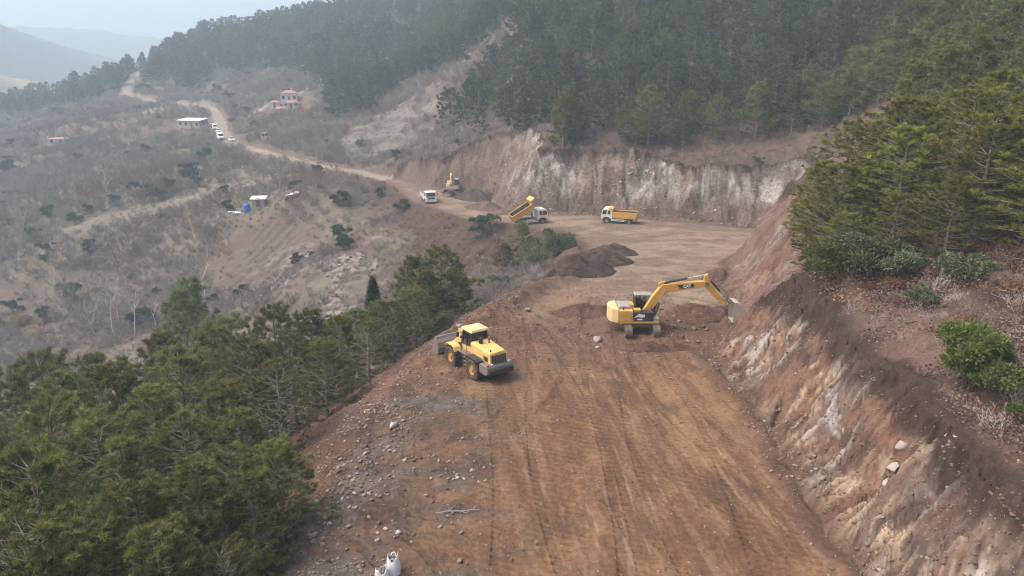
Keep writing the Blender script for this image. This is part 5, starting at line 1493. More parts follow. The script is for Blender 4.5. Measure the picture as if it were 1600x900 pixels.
        MB().box(-1.85, -.84, -1.32, -1.313, .245, .255).box(-1.85, -.84, -1.32, -1.313, .66, .668).box(-1.00, -.90, -1.335, -1.313, .46, .50).build('panel_seam', 'black', u, 0)
    return t

def glass_clear():
    m, nt, b, out = new_mat('cab glass')
    b.inputs['Base Color'].default_value = (.8, .85, .85, 1); b.inputs['Roughness'].default_value = .02
    tr = node(nt, 'ShaderNodeBsdfTransparent'); tr.inputs['Color'].default_value = (.80, .84, .84, 1)
    gl = node(nt, 'ShaderNodeBsdfGlossy'); gl.inputs['Roughness'].default_value = .03
    fr = node(nt, 'ShaderNodeFresnel'); ms = node(nt, 'ShaderNodeMixShader')
    nt.links.new(fr.outputs[0], ms.inputs[0]); nt.links.new(tr.outputs[0], ms.inputs[1]); nt.links.new(gl.outputs[0], ms.inputs[2]); nt.links.new(ms.outputs[0], out.inputs['Surface'])
    return m
M['clear'] = glass_clear()

# ---------------------------------------------------------------- seated operator
def operator(loc, rotz, scale):
    t = thing('person', 'person in a red jacket seated at the controls inside the near excavator cab', 'person', loc, rotz, scale=scale)
    J = {'pelvis': (0, 0, .10, .15), 'waist': (-.02, 0, .28, .14), 'chest': (-.01, 0, .48, .165), 'neck': (.01, 0, .64, .06), 'head': (.03, 0, .74, .075), 'top': (.02, 0, .86, .085),
         'lsh': (0, .19, .55, .075), 'lel': (.12, .25, .32, .055), 'lwr': (.36, .20, .30, .04), 'rsh': (0, -.19, .55, .075), 'rel': (.12, -.25, .32, .055), 'rwr': (.36, -.20, .30, .04),
         'lhp': (.08, .10, .08, .10), 'lkn': (.45, .13, .12, .075), 'lan': (.52, .13, -.22, .05), 'lto': (.66, .13, -.26, .045), 'rhp': (.08, -.10, .08, .10), 'rkn': (.45, -.13, .12, .075), 'ran': (.52, -.13, -.22, .05), 'rto': (.66, -.13, -.26, .045)}
    E = [('pelvis','waist'),('waist','chest'),('chest','neck'),('neck','head'),('head','top'),('chest','lsh'),('lsh','lel'),('lel','lwr'),('chest','rsh'),('rsh','rel'),('rel','rwr'),('pelvis','lhp'),('lhp','lkn'),('lkn','lan'),('lan','lto'),('pelvis','rhp'),('rhp','rkn'),('rkn','ran'),('ran','rto')]
    ks = list(J); me = bpy.data.meshes.new('body'); me.from_pydata([J[k][:3] for k in ks], [(ks.index(a), ks.index(b)) for a, b in E], []); me.update()
    o = bpy.data.objects.new('body', me); col.objects.link(o); o.parent = t
    sk_ = o.modifiers.new('skin', 'SKIN'); sk_.use_smooth_shade = True
    for i, k in enumerate(ks):
        me.skin_vertices[0].data[i].radius = (J[k][3], J[k][3]); me.skin_vertices[0].data[i].use_root = (k == 'pelvis')
    ss = o.modifiers.new('sub', 'SUBSURF'); ss.levels = 1; ss.render_levels = 2
    m, nt, b, out = new_mat('jacket, trousers and skin')       # clothing by height and reach on the body
    tc = node(nt, 'ShaderNodeTexCoord'); sx = node(nt, 'ShaderNodeSeparateXYZ'); nt.links.new(tc.outputs['Object'], sx.inputs[0])
    up = mathn(nt, 'GREATER_THAN', sx.outputs['Z'], .655); hand = mathn(nt, 'MULTIPLY', mathn(nt, 'GREATER_THAN', sx.outputs['X'], .33), mathn(nt, 'GREATER_THAN', sx.outputs['Z'], .235))
    leg = mathn(nt, 'LESS_THAN', sx.outputs['Z'], .215)
    a = node(nt, 'ShaderNodeMix', data_type='RGBA'); a.inputs[6].default_value = (.35, .03, .035, 1); a.inputs[7].default_value = (.42, .25, .17, 1); nt.links.new(mathn(nt, 'MAXIMUM', up, hand), a.inputs[0])
    c = node(nt, 'ShaderNodeMix', data_type='RGBA'); c.inputs[7].default_value = (.03, .035, .05, 1); nt.links.new(a.outputs[2], c.inputs[6]); nt.links.new(leg, c.inputs[0])
    nt.links.new(c.outputs[2], b.inputs['Base Color']); b.inputs['Roughness'].default_value = .85
    me.materials.append(m)
    hr = MB().lathe([(.001, .14), (.06, .125), (.095, .08), (.105, .02), (.098, -.04)], (.005, 0, .80), 'z', 14).build('hair', 'hair', t, 0, True)
    fc = MB().add([(.105, -.015, .775), (.105, .015, .775), (.13, 0, .755), (.10, 0, .81)], [(0, 1, 2), (0, 2, 3), (1, 3, 2), (0, 3, 1)]).build('nose', 'skin', t, 0)
    for s in (-1, 1):
        MB().box(.095, .108, s * .035 - .012, s * .035 + .012, .795, .81).build('eye', 'black', t, 0)
        MB().box(-.01, .03, s * .085, s * .10, .76, .82).build('ear', 'skin', t, 0)
        hd = MB().box(.36, .43, s * .20 - .04, s * .20 + .04, .275, .32)
        for k in range(4): hd.box(.43, .49 - .01 * abs(k - 1), s * .20 - .038 + k * .02, s * .20 - .022 + k * .02, .27, .30)
        hd.bar((.37, s * .16, .295), (.43, s * .14, .28), .02, .02)
        hd.build('hand', 'skin', t, .004)
    return t

# ---------------------------------------------------------------- tipper trucks
def tipper(label, loc, heading, scale, tip=0.0, bedmat='bed', style='flat', rimtop=None, logo=False, load=True):
    t = thing('dump_truck', label, 'truck', loc, heading, scale=scale)
    r = .50
    for s in (-1, 1):
        wheel(t, 2.05, s * 1.05, r, .30, 0, s, 'grey', dish=.1)
        wheel(t, -1.95, s * .98, r, .52, 0, s, 'grey', dish=.5)
    ch = MB()
    for s in (-1, 1): ch.box(-3.1, 2.9, s * .42 - .05, s * .42 + .05, .72, .98)
    for x in (-2.9, -1.2, .2, 1.2): ch.box(x, x + .12, -.42, .42, .76, .94)
    ch.box(-3.15, -3.05, -1.1, 1.1, .55, .72)
    ch.build('chassis', 'dusty_steel', t, .01)
    for s in (-1, 1):
        MB().cyl((-.60, s * .88, .74), (.70, s * .88, .74), .27, n=14).build('fuel_tank' if s < 0 else 'air_tank', 'grey', t, 0)
        MB().box(-1.1, 1.2, s * 1.17, s * 1.21, .50, .62).box(-1.1, 1.2, s * 1.17, s * 1.21, .74, .86).build('side_guard', 'whitelens', t, .01)
        MB().prism([(-2.62, .78), (-2.40, 1.12), (-1.50, 1.12), (-1.28, .78), (-1.36, .78), (-1.54, 1.05), (-2.36, 1.05), (-2.54, .78)], s * .70, s * 1.24).build('mudguard', 'black', t, .01)
        MB().box(-3.17, -3.14, s * 1.0 - .14, s * 1.0 + .14, .58, .68).build('tail_light', 'redlens', t, 0)
    # cab
    cb_p = [(1.10, .85), (1.10, 2.55), (1.35, 2.72), (2.55, 2.66), (2.78, 2.50), (3.02, 1.75), (3.05, .95), (2.62, .95), (2.50, 1.12), (1.60, 1.12), (1.48, .85)]
    cab = MB().prism(cb_p, -1.18, 1.18).build('cab', 'white', t, .06)
    MB().box(2.70, 3.12, -1.20, 1.20, .42, .92).build('bumper', 'white' if style == 'conv' else 'grey', t, .04)
    MB().prism([(3.035, 1.62), (3.062, 1.62), (2.83, 2.42), (2.80, 2.42)], -1.02, 1.02).build('windscreen', 'glass', cab, 0)
    for s in (-1, 1):
        MB().prism([(2.08, 1.66), (2.90, 1.66), (2.70, 2.38), (2.08, 2.38)], s * 1.176, s * 1.190).build('door_window', 'glass', cab, 0)
        MB().prism([(1.38, 1.66), (1.84, 1.66), (1.84, 2.36), (1.38, 2.36)], s * 1.176, s * 1.190).build('rear_window', 'glass', cab, 0)
        MB().box(1.95, 1.97, s * 1.18, s * 1.194, 1.15, 2.45).box(2.14, 2.30, s * 1.18, s * 1.21, 1.48, 1.54).build('door_seam', 'black', cab, 0)
        MB().bar((2.95, s * 1.18, 2.38), (3.10, s * 1.42, 2.35), .03, .03).box(3.02, 3.10, s * 1.42 - .09, s * 1.42 + .09, 1.85, 2.36).build('mirror', 'black', cab, .01)
        MB().box(3.10, 3.14, s * .88 - .20, s * .88 + .20, .60, .80).build('headlight', 'whitelens', t, .01)
        MB().prism([(1.42, .62), (1.55, 1.08), (2.55, 1.08), (2.68, .62), (2.60, .62), (2.48, 1.0), (1.62, 1.0), (1.50, .62)], s * .86, s * 1.22).build('front_mudguard', 'black', t, .01)
        MB().box(2.45, 2.68, s * 1.0, s * 1.21, .45, .55).build('step', 'black', t, .01)
    g = MB().box(3.045, 3.075, -.82, .82, 1.02, 1.45).build('grille', 'black', cab, .01)
    for i in range(4): MB().box(3.076, 3.09, -.80, .80, 1.06 + i * .10, 1.09 + i * .10).build('slat', 'grey', g, 0)
    MB().box(1.4, 1.95, -.5, .5, 2.70, 2.78).build('roof_hatch', 'white', cab, .02)
    if logo:   # red letter-like marks on the door side
        lg = MB()
        for (x0, z0, x1, z1) in ((1.62,1.78,1.74,2.30),(1.62,2.20,1.90,2.30),(1.80,1.70,1.92,2.15),(1.95,1.84,2.04,2.34),(1.66,1.60,1.98,1.70)):
            lg.box(x0, x1, -1.1975, -1.1935, z0, z1)
        lg.build('red_marking', 'redpaint', cab, 0)
    if style == 'conv':   # bonnet styling bars seen from the front
        for s in (-1, 1): MB().box(3.07, 3.20, s * .98 - .16, s * .98 + .16, .92, 1.30).build('corner_panel', 'white', cab, .04)
    # body, hinged at the rear
    b = bpy.data.objects.new('tipper_body', None); col.objects.link(b); b.parent = t; b.location = (-2.75, 0, 1.10); b.rotation_euler = (0, -tip, 0); b.empty_display_size = .2
    L0, L1, W, H = -.45, 3.70, 1.22, .92
    MB().box(L0, L1, -W, W, 0, .10).build('floor', 'bedin', b, .01)
    for s in (-1, 1):
        MB().box(L0, L1, s * W, s * (W - .06), .101, H).build('side_wall', bedmat, b, .01)
        MB().box(L0, L1, s * (W - .065), s * (W - .085), .102, H - .04).build('side_lining', 'bedin', b, 0)
        MB().box(L0 - .02, L1 + .02, s * (W - .08), s * (W + .07), H + .001, H + .09).build('top_rail', rimtop or bedmat, b, .01)
        for i in range(8):
            x = L0 + .12 + i * (L1 - L0 - .3) / 7
            MB().box(x, x + .12, s * (W + .001), s * (W + .07), .02, H - .002).build('rib', bedmat, b, .01)
        MB().box(L0, L1, s * (W + .002), s * (W + .10), -.06, .015).build('bottom_rail', bedmat, b, .01)
    MB().box(L1, L1 + .06, -W, W, 0, H + .55).build('headboard', bedmat, b, .015)
    MB().prism([(L1 + .02, H + .5), (L1 + .06, H + .62), (L1 + .85, H + .80), (L1 + .85, H + .74), (L1 + .09, H + .5)], -W, W).build('cab_guard', bedmat, b, .01)
    for s in (-1, 1): MB().prism([(L1 + .05, H + .1), (L1 + .05, H + .6), (L1 + .80, H + .78), (L1 + .80, H + .70)], s * W, s * (W - .04)).build('guard_gusset', bedmat, b, 0)
    tg = MB().box(L0 - .08, L0 - .021, -W - .02, W + .02, -.02, H + .02).build('tailgate', bedmat, b, .01)
    for i in range(5):
        y = -W + .15 + i * (2 * W - .4) / 4
        MB().box(L0 - .14, L0 - .081, y, y + .10, 0, H).build('rib', bedmat, tg, .01)
    for s in (-1, 1): MB().box(-.2, 3.5, s * .40 - .06, s * .40 + .06, -.14, -.002).build('subframe', 'dusty_steel', b, .01)
    if load:
        rg = np.random.default_rng(int(abs(loc[0]) * 10) + 3)
        nx, ny = 22, 14; V, F = [], []
        for i in range(nx):
            for j in range(ny):
                x = L0 + .06 + (L1 - L0 - .1) * i / (nx - 1); y = -(W - .09) + 2 * (W - .09) * j / (ny - 1)
                e = min(i, nx - 1 - i) / 6; f_ = min(j, ny - 1 - j) / 4
                V.append((x, y, .55 + .30 * min(1, e) * min(1, f_) + rg.normal(0, .035)))
        for i in range(nx - 1):
            for j in range(ny - 1): F.append((i * ny + j, (i + 1) * ny + j, (i + 1) * ny + j + 1, i * ny + j + 1))
        MB().add(V, F).build('soil_load', 'darksoil', b, 0, True)
    if tip > .1:
        m_ = Vector((3.2 * math.cos(tip) - 2.75, 0, 1.1 + 3.2 * math.sin(tip)))
        a = Vector((.55, 0, 1.0)); c = a.lerp(m_, .5)
        MB().cyl(a, c, .13, n=12).build('lift_cylinder', 'dusty_steel', t, 0); MB().cyl(c, m_, .09, n=12).build('lift_rod', 'chrome', t, 0)
    return t
M['darksoil'] = paint('dark soil', (.075,.058,.048), .95, .5, (.13,.09,.07), sc=5)
# ------------------------------------------------------------------ put the machines to work
def ground_avg(x, y, r=1.2):
    a = np.array([(math.cos(t) * r, math.sin(t) * r) for t in np.linspace(0, 6.28, 9)])
    return float(np.mean(gz(x + a[:, 0], y + a[:, 1])))

wheel_loader((-2.5, 45.3, ground_avg(-2.5, 45.3, 1.6) - .12), R(124), .92, R(1.5))
ez = ground_avg(10.1, 52.6, 1.6)
excavator('yellow excavator with long boom and black side panel digging into the near cutting', (10.1, 52.6, ez), R(90), R(-90), .92,
          dict(pts=[(.45, .62), (1.95, 2.75), (5.5, 3.2), (5.42, 3.95), (7.3, 1.2)], curl=R(-35), bmat='bucket_steel', br=.92), cat_marks=True)
# the operator sits on the seat of that machine: upper body faces +x there
operator((10.1 + .10 * .92, 52.6 + .86 * .92, ez + (1.0 + 1.02 - .0) * .92), 0.0, .92)
tipper('white cab tipper truck with its yellow body raised, tailgate over the edge', (3.0, 117.2, ground_avg(3.0, 117.2) - .02), R(20), .95, R(29), logo=True, load=False)
tipper('white cab tipper truck with a full lowered yellow body below the back cutting', (17.9, 116.0, ground_avg(17.9, 116.0) - .02), R(163), .93)
tipper('all white tipper truck with rusty body rim driving down the haul road', (-16.9, 141.4, ground_avg(-16.9, 141.4) - .02), R(-72), .90, 0, 'white', 'conv', 'rust')
excavator('yellow excavator loading dark soil at the bend behind the white truck', (-12.6, 149.4, ground_avg(-12.6, 149.4) + .1), R(60), R(-150), 1.02,
          dict(pts=[(.45, .62), (1.5, 2.45), (3.2, 3.0), (2.95, 3.55), (4.0, 1.0)], curl=R(-70)), 'cream')
# ------------------------------------------------------------------ soil heaps
def heap(label, x, y, rx, ry, h, rot, c1, c2, seed, name='soil_heap', group=None):
    rg = np.random.default_rng(seed)
    nr, na = 26, 64
    rr_ = np.linspace(0, 1, nr); aa = np.linspace(0, 2 * np.pi, na, endpoint=False)
    RR, AA = np.meshgrid(rr_, aa, indexing='ij')
    lob = 1 + .22 * (fbm(np.cos(AA) * 1.3 + seed, np.sin(AA) * 1.3, 3, seed) - .5) * 2
    lx = RR * np.cos(AA) * rx * lob; ly = RR * np.sin(AA) * ry * lob
    cs, sn = math.cos(rot), math.sin(rot)
    X = x + lx * cs - ly * sn; Y = y + lx * sn + ly * cs
    H = h * (1 - RR ** 1.25) * (.75 + .5 * fbm(lx / 1.6 + seed, ly / 1.6, 3, seed + 5)) + (fbm(X / .5, Y / .5, 3, seed + 7) - .5) * .35 * (1 - RR ** 4)
    Z = gz(X, Y) + H - .12 * (RR > .93) - .03
    V = np.stack([X - x, Y - y, Z], -1)
    z0 = float(gz(x, y)); V[..., 2] -= z0
    idx = np.arange(nr * na).reshape(nr, na)
    F = np.stack([idx[:-1], idx[1:], np.roll(idx, -1, 1)[1:], np.roll(idx, -1, 1)[:-1]], -1).reshape(-1, 4)
    me = mesh_np(name, V.reshape(-1, 3), F)
    t = fbm(X / .8, Y / .8, 4, seed + 9).reshape(-1, 1)
    T = np.concatenate([np.array(c1) + (np.array(c2) - np.array(c1)) * np.clip((t - .3) / .4, 0, 1), np.ones((nr * na, 1))], 1)
    set_attr(me, 'tint', 'FLOAT_COLOR', T)
    me.materials.append(M['fill'])
    o = bpy.data.objects.new(name, me); col.objects.link(o); o.location = (x, y, z0)
    o['label'] = label; o['category'] = 'soil heap'
    if group: o['group'] = group
    return o
DK, DK2 = (.036,.026,.021), (.070,.050,.040)
RD, RD2 = (.075,.042,.032), (.118,.068,.050)
heap('largest dark soil heap at the outer edge of the bench behind the excavator', 6.6, 73.5, 5.0, 3.6, 1.7, .2, DK, DK2, 11)
heap('dark soil heap in the middle of the row of heaps', 10.6, 80.5, 4.2, 3.4, 1.6, .5, DK, DK2, 12)
heap('dark soil heap at the far end of the row of heaps', 12.6, 87.5, 4.0, 3.0, 1.4, .1, DK, DK2, 13)
heap('small lobe of dark soil leaning on the largest heap', 3.6, 71.4, 2.4, 1.8, .9, .4, DK, DK2, 21)
heap('low dark soil heap between the largest and the middle heap', 9.6, 76.6, 2.6, 2.0, 1.1, .8, DK, DK2, 22)
heap('brown soil bank on the uphill side of the haul road behind the tipping truck', -5.2, 132.6, 5.6, 2.6, 1.7, -.8, (.085,.054,.042), (.125,.082,.064), 23)
heap('low brown soil bank beside the white truck', -12.5, 147.2, 3.2, 2.2, 1.0, -.9, (.085,.058,.046), (.12,.08,.065), 24)
heap('low ridge of red soil behind the excavator counterweight', 6.3, 57.0, 3.4, 1.5, .8, -.1, RD, RD2, 14)
heap('heap of broken red soil below the excavator bucket', 15.6, 56.0, 2.8, 2.6, 1.0, .4, RD, RD2, 15)
heap('bank of red soil in front of the excavator tracks', 10.8, 48.9, 3.6, .9, .45, .05, RD, RD2, 16)
heap('small bank of red soil where the cutting meets the haul road', 21.4, 71.5, 1.4, 4.5, .9, -.35, RD, RD2, 18)
heap('dark grey soil heap in front of the far excavator', -8.0, 143.0, 5.0, 3.0, 2.4, -.8, (.045,.038,.035), (.07,.058,.052), 17)
heap('long brown soil heap at the foot of the back cutting by the tipping truck', 1.5, 126.4, 6.0, 1.8, 1.6, -.25, (.105,.068,.055), (.15,.10,.08), 19)

# ------------------------------------------------------------------ white sacks of stones
def sack(label, x, y, h, r, seed, rot, lean):
    rg = np.random.default_rng(seed)
    t = thing('sack', label, 'sack', (x, y, float(gz(x, y)) - .03), rot); t.rotation_euler = (lean[0], lean[1], rot)
    n, k = 28, 15; V, F = [], []
    for i in range(k):
        u = i / (k - 1); z = h * u
        rad = r * (1.0 + .13 * math.sin(u * 3.0) - .16 * u ** 3) * (.90 if i == 0 else 1)
        for j in range(n):
            a = j * 2 * math.pi / n
            w = 1 + .05 * math.sin(a * 3 + seed + u * 4) + .035 * math.sin(a * 7 + u * 9 + seed) + rg.normal(0, .012)
            V.append((rad * w * math.cos(a), rad * w * .9 * math.sin(a), z + (.10 * math.sin(a * 2 + seed) + .04 * math.sin(a * 5)) * u ** 4))
    for i in range(k - 1):
        for j in range(n): F.append((i * n + j, i * n + (j + 1) % n, (i + 1) * n + (j + 1) % n, (i + 1) * n + j))
    F.append(tuple(range(n))[::-1])
    o = MB().add(V, F).build('cloth', 'sackcloth', t, 0, True)
    so = o.modifiers.new('thick', 'SOLIDIFY'); so.thickness = .012
    for i in range(16):
        a, q = rg.uniform(0, 6.28), r * .62 * rg.random() ** .5
        s_ = part('stone', random.choice([R0_, R4_, R1_]), t); sc_ = rg.uniform(.12, .22); s_.scale = (sc_,) * 3
        s_.location = (q * math.cos(a), q * math.sin(a), h * .84 + rg.uniform(-.03, .03)); s_.rotation_euler = tuple(rg.uniform(0, 6, 3))
    for j in (0, 1):
        a0 = j * math.pi + .5
        m = MB()
        P = [(r * .85 * math.cos(a0 - .5), r * .8 * math.sin(a0 - .5), h * .96), (r * .95 * math.cos(a0 - .2), r * .85 * math.sin(a0 - .2), h * 1.06), (r * .95 * math.cos(a0 + .2), r * .85 * math.sin(a0 + .2), h * 1.05), (r * .85 * math.cos(a0 + .5), r * .8 * math.sin(a0 + .5), h * .95)]
        for a, b in zip(P, P[1:]): m.bar(a, b, .04, .012)
        m.build('handle', 'sackcloth', t, 0)
M['sackcloth'] = paint('white woven sackcloth', (.70,.70,.73), .8, .3, (.42,.38,.36), sc=6)
sack('white sack of stones with a ragged open top, lower of the two', -5.25, 23.8, .70, .25, 1, .3, (.05, -.06))
sack('taller white sack of stones leaning against the lower one', -4.85, 24.2, .86, .26, 4, 1.2, (-.06, .05))

# ------------------------------------------------------------------ dead branch on the bench
t = thing('fallen_branch', 'thin pale broken branch lying across the tyre ruts', 'branch', (-2.6, 28.4, float(gz(-2.6, 28.4)) + .05), .1)
br = MB()
P = [(-.95, 0, .02), (-.4, .06, .06), (.2, .02, .05), (.75, .10, .04), (1.1, .06, .03)]
for a, b, r_ in zip(P, P[1:], (.032, .028, .02, .013)): br.cyl(a, b, r_, r_ * .85, 7)
br.build('stem', 'twig', t, 0)
for a, b in (((-.4, .06, .06), (-.1, .38, .12)), ((.2, .02, .05), (.45, -.22, .10)), ((.75, .1, .04), (.95, .30, .12))):
    MB().cyl(a, b, .018, .008, 5).build('twig', 'twig', t, 0)

# ------------------------------------------------------------------ cars and van along the haul road
def car(label, x, y, heading, kind='car', colr='white', name='parked_car', scale=.95):
    t = thing(name, label, 'van' if kind == 'van' else 'car', (x, y, ground_avg(x, y, .8)), heading, 'vehicles parked along the haul road', scale)
    if kind == 'van':
        body = [(-2.6,.35),(-2.65,1.2),(-2.55,2.25),(-2.3,2.4),(1.1,2.4),(1.55,2.2),(2.05,1.35),(2.6,1.1),(2.7,.75),(2.65,.35)]; W = .98
        MB().prism(body, -W, W).build('body', colr, t, .08)
        MB().prism([(1.60,2.16),(1.63,2.17),(2.12,1.38),(2.06,1.38)], -.82, .82).build('windscreen', 'glass', t, 0)
        for s in (-1, 1): MB().prism([(.75,1.45),(1.85,1.45),(1.42,2.08),(.75,2.08)], s * (W - .004), s * (W + .012)).build('side_window', 'glass', t, 0)
        wx, r = (1.65, -1.55), .36
    else:
        W = .86
        MB().prism([(-2.1,.30),(-2.15,.78),(-2.0,.98),(-1.1,1.02),(.85,1.0),(2.0,.85),(2.12,.62),(2.08,.30)], -W, W).build('body', colr, t, .07)
        g = MB().loft([(-1.75,-.76,1.0),(1.0,-.76,1.0),(1.0,.76,1.0),(-1.75,.76,1.0)], [(-1.15,-.60,1.46),(.25,-.60,1.46),(.25,.60,1.46),(-1.15,.60,1.46)]).build('cabin', 'glass', t, .05)
        MB().loft([(-1.2,-.62,1.452),(.30,-.62,1.452),(.30,.62,1.452),(-1.2,.62,1.452)], [(-1.1,-.55,1.52),(.2,-.55,1.52),(.2,.55,1.52),(-1.1,.55,1.52)]).build('roof', colr, t, .03)
        wx, r = (1.35, -1.3), .31
    for x_ in wx:
        for s in (-1, 1): wheel(t, x_, s * (W - .1), r, .22, 0, s, 'grey', dish=.1)
    fx_ = 2.66 if kind == 'van' else 2.10
    for s in (-1, 1):
        MB().box(fx_ - .06, fx_ + .02, s * .62 - .16, s * .62 + .16, .62, .80).build('headlight', 'whitelens', t, 0)
        MB().box(-fx_ - .06, -fx_ + .06, s * .72 - .08, s * .72 + .08, .68, .95).build('tail_light', 'redlens', t, 0)
    MB().box(fx_ - .03, fx_ + .025, -.45, .45, .42, .58).build('grille', 'black', t, 0)
    return t
car('white car facing the works at the near end of the parked row', -95.2, 243.4, R(-58))
car('tall white van parked at the roadside behind the front car', -100.6, 247.6, R(-62), 'van')
car('white car parked just behind the tall van', -107.5, 263.5, R(-64))
car('white pickup coloured car in the middle of the parked row', -111.5, 270.5, R(-64), 'van', scale=.8)
car('silver car nearest the bend at the far end of the parked row', -116.5, 280.5, R(-66), colr='grey')

# ------------------------------------------------------------------ bulldozer on the far bench
t = thing('bulldozer', 'small yellow bulldozer on the brown bank beside the haul road', 'bulldozer', (-79.4, 231.5, ground_avg(-79.4, 231.5)), R(-35), scale=.95)
for s in (-1, 1):
    MB().prism([(-1.5,.12),(-1.2,.0),(1.3,.0),(1.6,.15),(1.75,.42),(1.5,.78),(-1.4,.84),(-1.75,.5)], s * .75, s * 1.15).build('track', 'dusty_steel', t, .03)
    MB().bar((-.4, s * 1.22, .45), (2.0, s * 1.22, .40), .10, .2).build('push_arm', 'yellow', t, .01)
MB().prism([(-1.7,.6),(-1.7,1.25),(.2,1.35),(1.5,1.30),(1.6,.7)], -.7, .7).build('body', 'yellow', t, .05)
MB().box(.35, 1.55, -.5, .5, 1.305, 1.62).build('engine_hood', 'yellow', t, .04)
cb = MB().box(-1.2, .25, -.62, .62, 1.36, 2.4).build('cab', 'glass', t, .03)
MB().box(-1.35, .38, -.75, .75, 2.405, 2.55).build('roof', 'yellow', cb, .03)
for x_ in (-1.2, .22):
    for s in (-1, 1): MB().bar((x_, s * .64, 1.3), (x_, s * .64, 2.42), .09, .09).build('pillar', 'yellow', cb, 0)
MB().prism([(2.0,.05),(2.12,.05),(2.02,.5),(2.15,1.05),(2.05,1.08),(1.9,.5)], -1.5, 1.5).build('blade', 'steel', t, .01)
MB().cyl((.9, -.3, 1.62), (.9, -.3, 2.2), .05, n=8).build('exhaust_pipe', 'black', t, 0)

# ------------------------------------------------------------------ buildings
M['wall_white'] = paint('whitewashed wall', (.62,.60,.57), .9, .35, (.40,.35,.30), sc=.8)
M['wall_grey'] = paint('bare block wall', (.36,.34,.32), .9, .5, (.27,.23,.20), sc=.8)
M['roof_red'] = paint('red roof sheets', (.33,.165,.15), .7, .35, (.34,.17,.14), sc=.7)
M['roof_white'] = paint('white sheet roof', (.72,.73,.74), .5, .25, (.5,.48,.45), sc=.6)
M['tarp_blue'] = paint('blue plastic', (.02,.13,.50), .4, .2, (.10,.18,.40), sc=1.0)
M['wood'] = paint('weathered wood', (.15,.11,.085), .9, .4)

def house(name, label, x, y, rot, L, W, H, roof='roof_red', wall='wall_white', pitch=.55, wins=3, door=True, cat='house', hip=True, base=0.5, chimney=False, lift=0.0):
    t = thing(name, label, cat, (x, y, ground_avg(x, y, 2.0) + lift), rot)
    MB().box(-L / 2, L / 2, -W / 2, W / 2, -base - 1.0, H).build('wall', wall, t, .01)
    o_ = .35; rh = W / 2 * pitch
    if hip:
        e = W / 2 * .9
        A = [(-L/2-o_, -W/2-o_, H+.002), (L/2+o_, -W/2-o_, H+.002), (L/2+o_, W/2+o_, H+.002), (-L/2-o_, W/2+o_, H+.002)]; Bq = [(-L/2+e, 0, H+.12+rh), (L/2-e, 0, H+.12+rh)]
        V = A + [(a[0], a[1], a[2] + .12) for a in A] + Bq
        rf = MB().add(V, [(3,2,1,0),(0,1,5,4),(1,2,6,5),(2,3,7,6),(3,0,4,7),(4,5,9,8),(6,7,8,9),(5,6,9),(7,4,8)]).build('roof', roof, t, 0)
    else:
        rf = MB().prism([(-W/2-o_, H+.002), (W/2+o_, H+.002+rh), (W/2+o_, H+.12+rh), (-W/2-o_, H+.12)], -L/2-o_, L/2+o_, 'x').build('roof', roof, t, 0)
        MB().prism([(-W/2, H-.01), (W/2, H-.01), (W/2, H+rh)], -L/2+.004, L/2-.004, 'x').build('gable', wall, t, 0)
    for i in range(wins):
        cx = -L/2 + (i + .5) * L / wins
        isdoor = door and i == wins // 2
        z0, z1, hw = (0, 1.95, .45) if isdoor else (.95, 2.05, .5)
        w = MB().box(cx - hw, cx + hw, -W/2 - .03, -W/2 + .02, z0, z1).build('door' if isdoor else 'window', 'wood' if isdoor else 'glass', t, 0)
        MB().box(cx - hw - .08, cx + hw + .08, -W/2 - .05, -W/2 - .001, z1 + .001, z1 + .1).build('lintel', 'wall_grey', w, 0)
        if not isdoor: MB().box(cx - hw - .08, cx + hw + .08, -W/2 - .08, -W/2 - .001, z0 - .09, z0 - .001).build('sill', 'wall_grey', w, 0)
    for s in (-1, 1):
        MB().box(s * L/2 - .03, s * L/2 + .03, -.5, .5, .95, 2.0).build('window', 'glass', t, 0)
    if chimney: MB().box(L*.12, L*.12+.5, -.25, .25, H, H + rh + .8).build('chimney', 'wall_white', rf, .01)
    return t
house('village_house', 'highest white house with a red hipped roof on the far slope', -89.3, 292.5, R(12), 6.4, 4.4, 3.0, wins=3, chimney=True)
house('house_annex', 'low building with a wide red roof in front of the highest house', -86.4, 284.6, R(12), 5.6, 4.0, 1.6, wins=3, lift=.2)
house('garden_shed', 'small white shed with a red roof on the valley side of the houses', -93.8, 287.5, R(12), 3.8, 2.8, 1.9, wins=1, cat='shed')
house('lean_to', 'lowest red roofed lean-to at the end of the house lane', -89.2, 281.4, R(12), 3.6, 2.8, 1.5, wins=1, cat='shed', hip=False)
house('barn', 'long grey barn with a white sheet roof beside the parked cars', -124.3, 281.0, R(-14), 9.6, 5.0, 2.7, 'roof_white', 'wall_grey', .26, 4, True, 'barn', hip=False)
house('ruined_house', 'ruined white walled house with a pale red roof in the far valley', -164.5, 260.0, R(10), 6.0, 4.0, 2.0, 'roof_red', 'wall_white', .3, 2, False, 'house')
house('field_hut', 'small hut with a pale sheet roof behind the blue tank', -57.2, 157.8, R(8), 2.7, 2.2, 1.7, 'roof_white', 'wall_grey', .25, 1, True, 'hut', hip=False)
t = thing('water_tank', 'bright blue plastic tank standing against the field hut', 'tank', (-60.0, 157.6, ground_avg(-60.0, 157.6, .6) - .05), .2)
MB().lathe([(.001, 0), (.72, 0), (.78, .08), (.78, .5), (.74, .55), (.78, .6), (.78, 1.15), (.74, 1.2), (.78, 1.25), (.76, 1.6), (.5, 1.85), (.3, 1.9)], (0, 0, 0), 'z', 20).build('shell', 'tarp_blue', t, 0, True)
MB().cyl((0, 0, 1.86), (0, 0, 2.0), .30, n=14).build('lid', 'tarp_blue', t, .01)
MB().bar((0, -.72, .25), (0, -.95, .25), .08, .08).build('tap', 'black', t, 0)
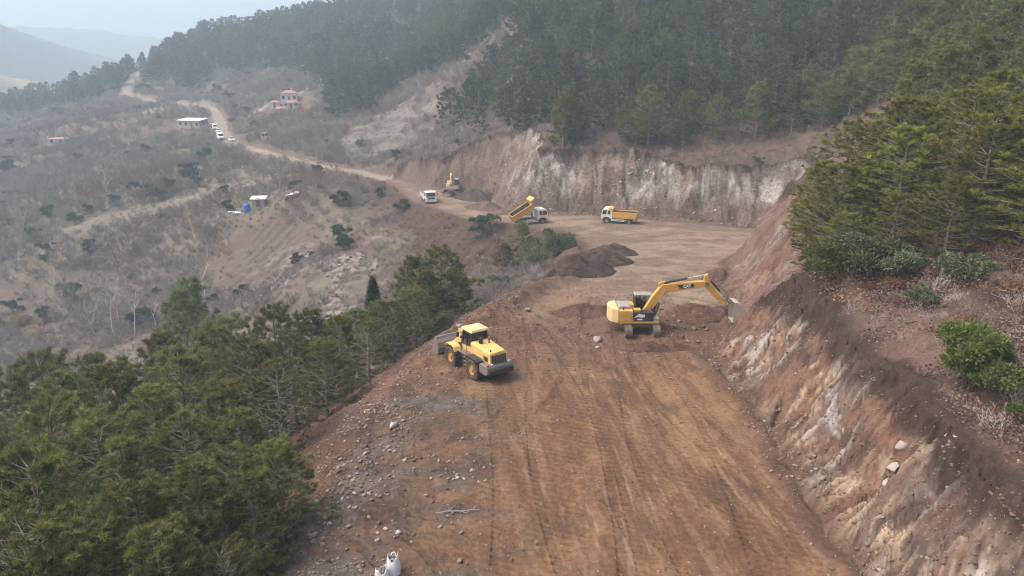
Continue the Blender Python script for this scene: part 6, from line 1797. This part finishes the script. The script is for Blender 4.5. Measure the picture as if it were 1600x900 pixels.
# collapsed shed with sheets
t = thing('collapsed_shed', 'collapsed red shed with white roof sheets lying on it', 'shed', (-48.9, 155.4, ground_avg(-48.9, 155.4, 1.5)), R(15))
MB().prism([(-1.7, -.3), (1.7, -.3), (1.4, 1.0), (-1.0, .6)], -1.2, 1.2).build('wall', 'rust', t, .02)
for i, (x_, y_, z_, a_) in enumerate([(-.6, -.5, .78, .12), (.4, -.1, 1.0, .22), (1.1, .4, 1.1, .05), (2.3, .3, .18, .0)]):
    q = MB().box(-.8, .8, -.45, .45, -.02, .02).build('roof_sheet', 'roof_white', t, 0); q.location = (x_, y_, z_); q.rotation_euler = (.1 * i, -a_, .5 * i)
def pole(label, x, y, h, arm=True):
    t = thing('utility_pole', label, 'pole', (x, y, float(gz(x, y)) - .2))
    MB().cyl((0, 0, -.5), (0, 0, h), .13, .09, 8).build('shaft', 'wall_grey', t, 0)
    if arm:
        a = MB().box(-.7, .7, -.05, .05, h - .5, h - .4).build('cross_arm', 'wood', t, 0)
        for x_ in (-.6, 0, .6): MB().cyl((x_, 0, h - .4), (x_, 0, h - .25), .05, n=6).build('insulator', 'whitelens', a, 0)
pole('tall concrete utility pole beside the haul road bend', -50.8, 185.5, 5.6)
pole('short concrete utility pole further along the haul road', -60.5, 206.5, 4.2)
pole('slim utility pole below the haul road above the dark bush', -52.0, 166.0, 4.4)
# white sheeting by the hut
for i, (x, y, s, lab) in enumerate([(-62.6, 158.6, 1.0, 'crumpled white plastic sheet lying beside the blue tank'), (-64.8, 160.2, .7, 'smaller white plastic sheet on the field edge beyond the tank')]):
    rg = np.random.default_rng(600 + i); n = 10; V, F = [], []
    for a in range(n):
        for b in range(n): V.append(((a / (n - 1) - .5) * 1.8 * s, (b / (n - 1) - .5) * 1.2 * s, .1 + rg.uniform(0, .3) * s))
    for a in range(n - 1):
        for b in range(n - 1): F.append((a * n + b, (a + 1) * n + b, (a + 1) * n + b + 1, a * n + b + 1))
    o = MB().add(V, F).build('plastic_sheet', 'roof_white', None, 0, True); o.location = (x, y, float(gz(x, y))); o['label'] = lab; o['category'] = 'plastic sheet'
    so = o.modifiers.new('thick', 'SOLIDIFY'); so.thickness = .02
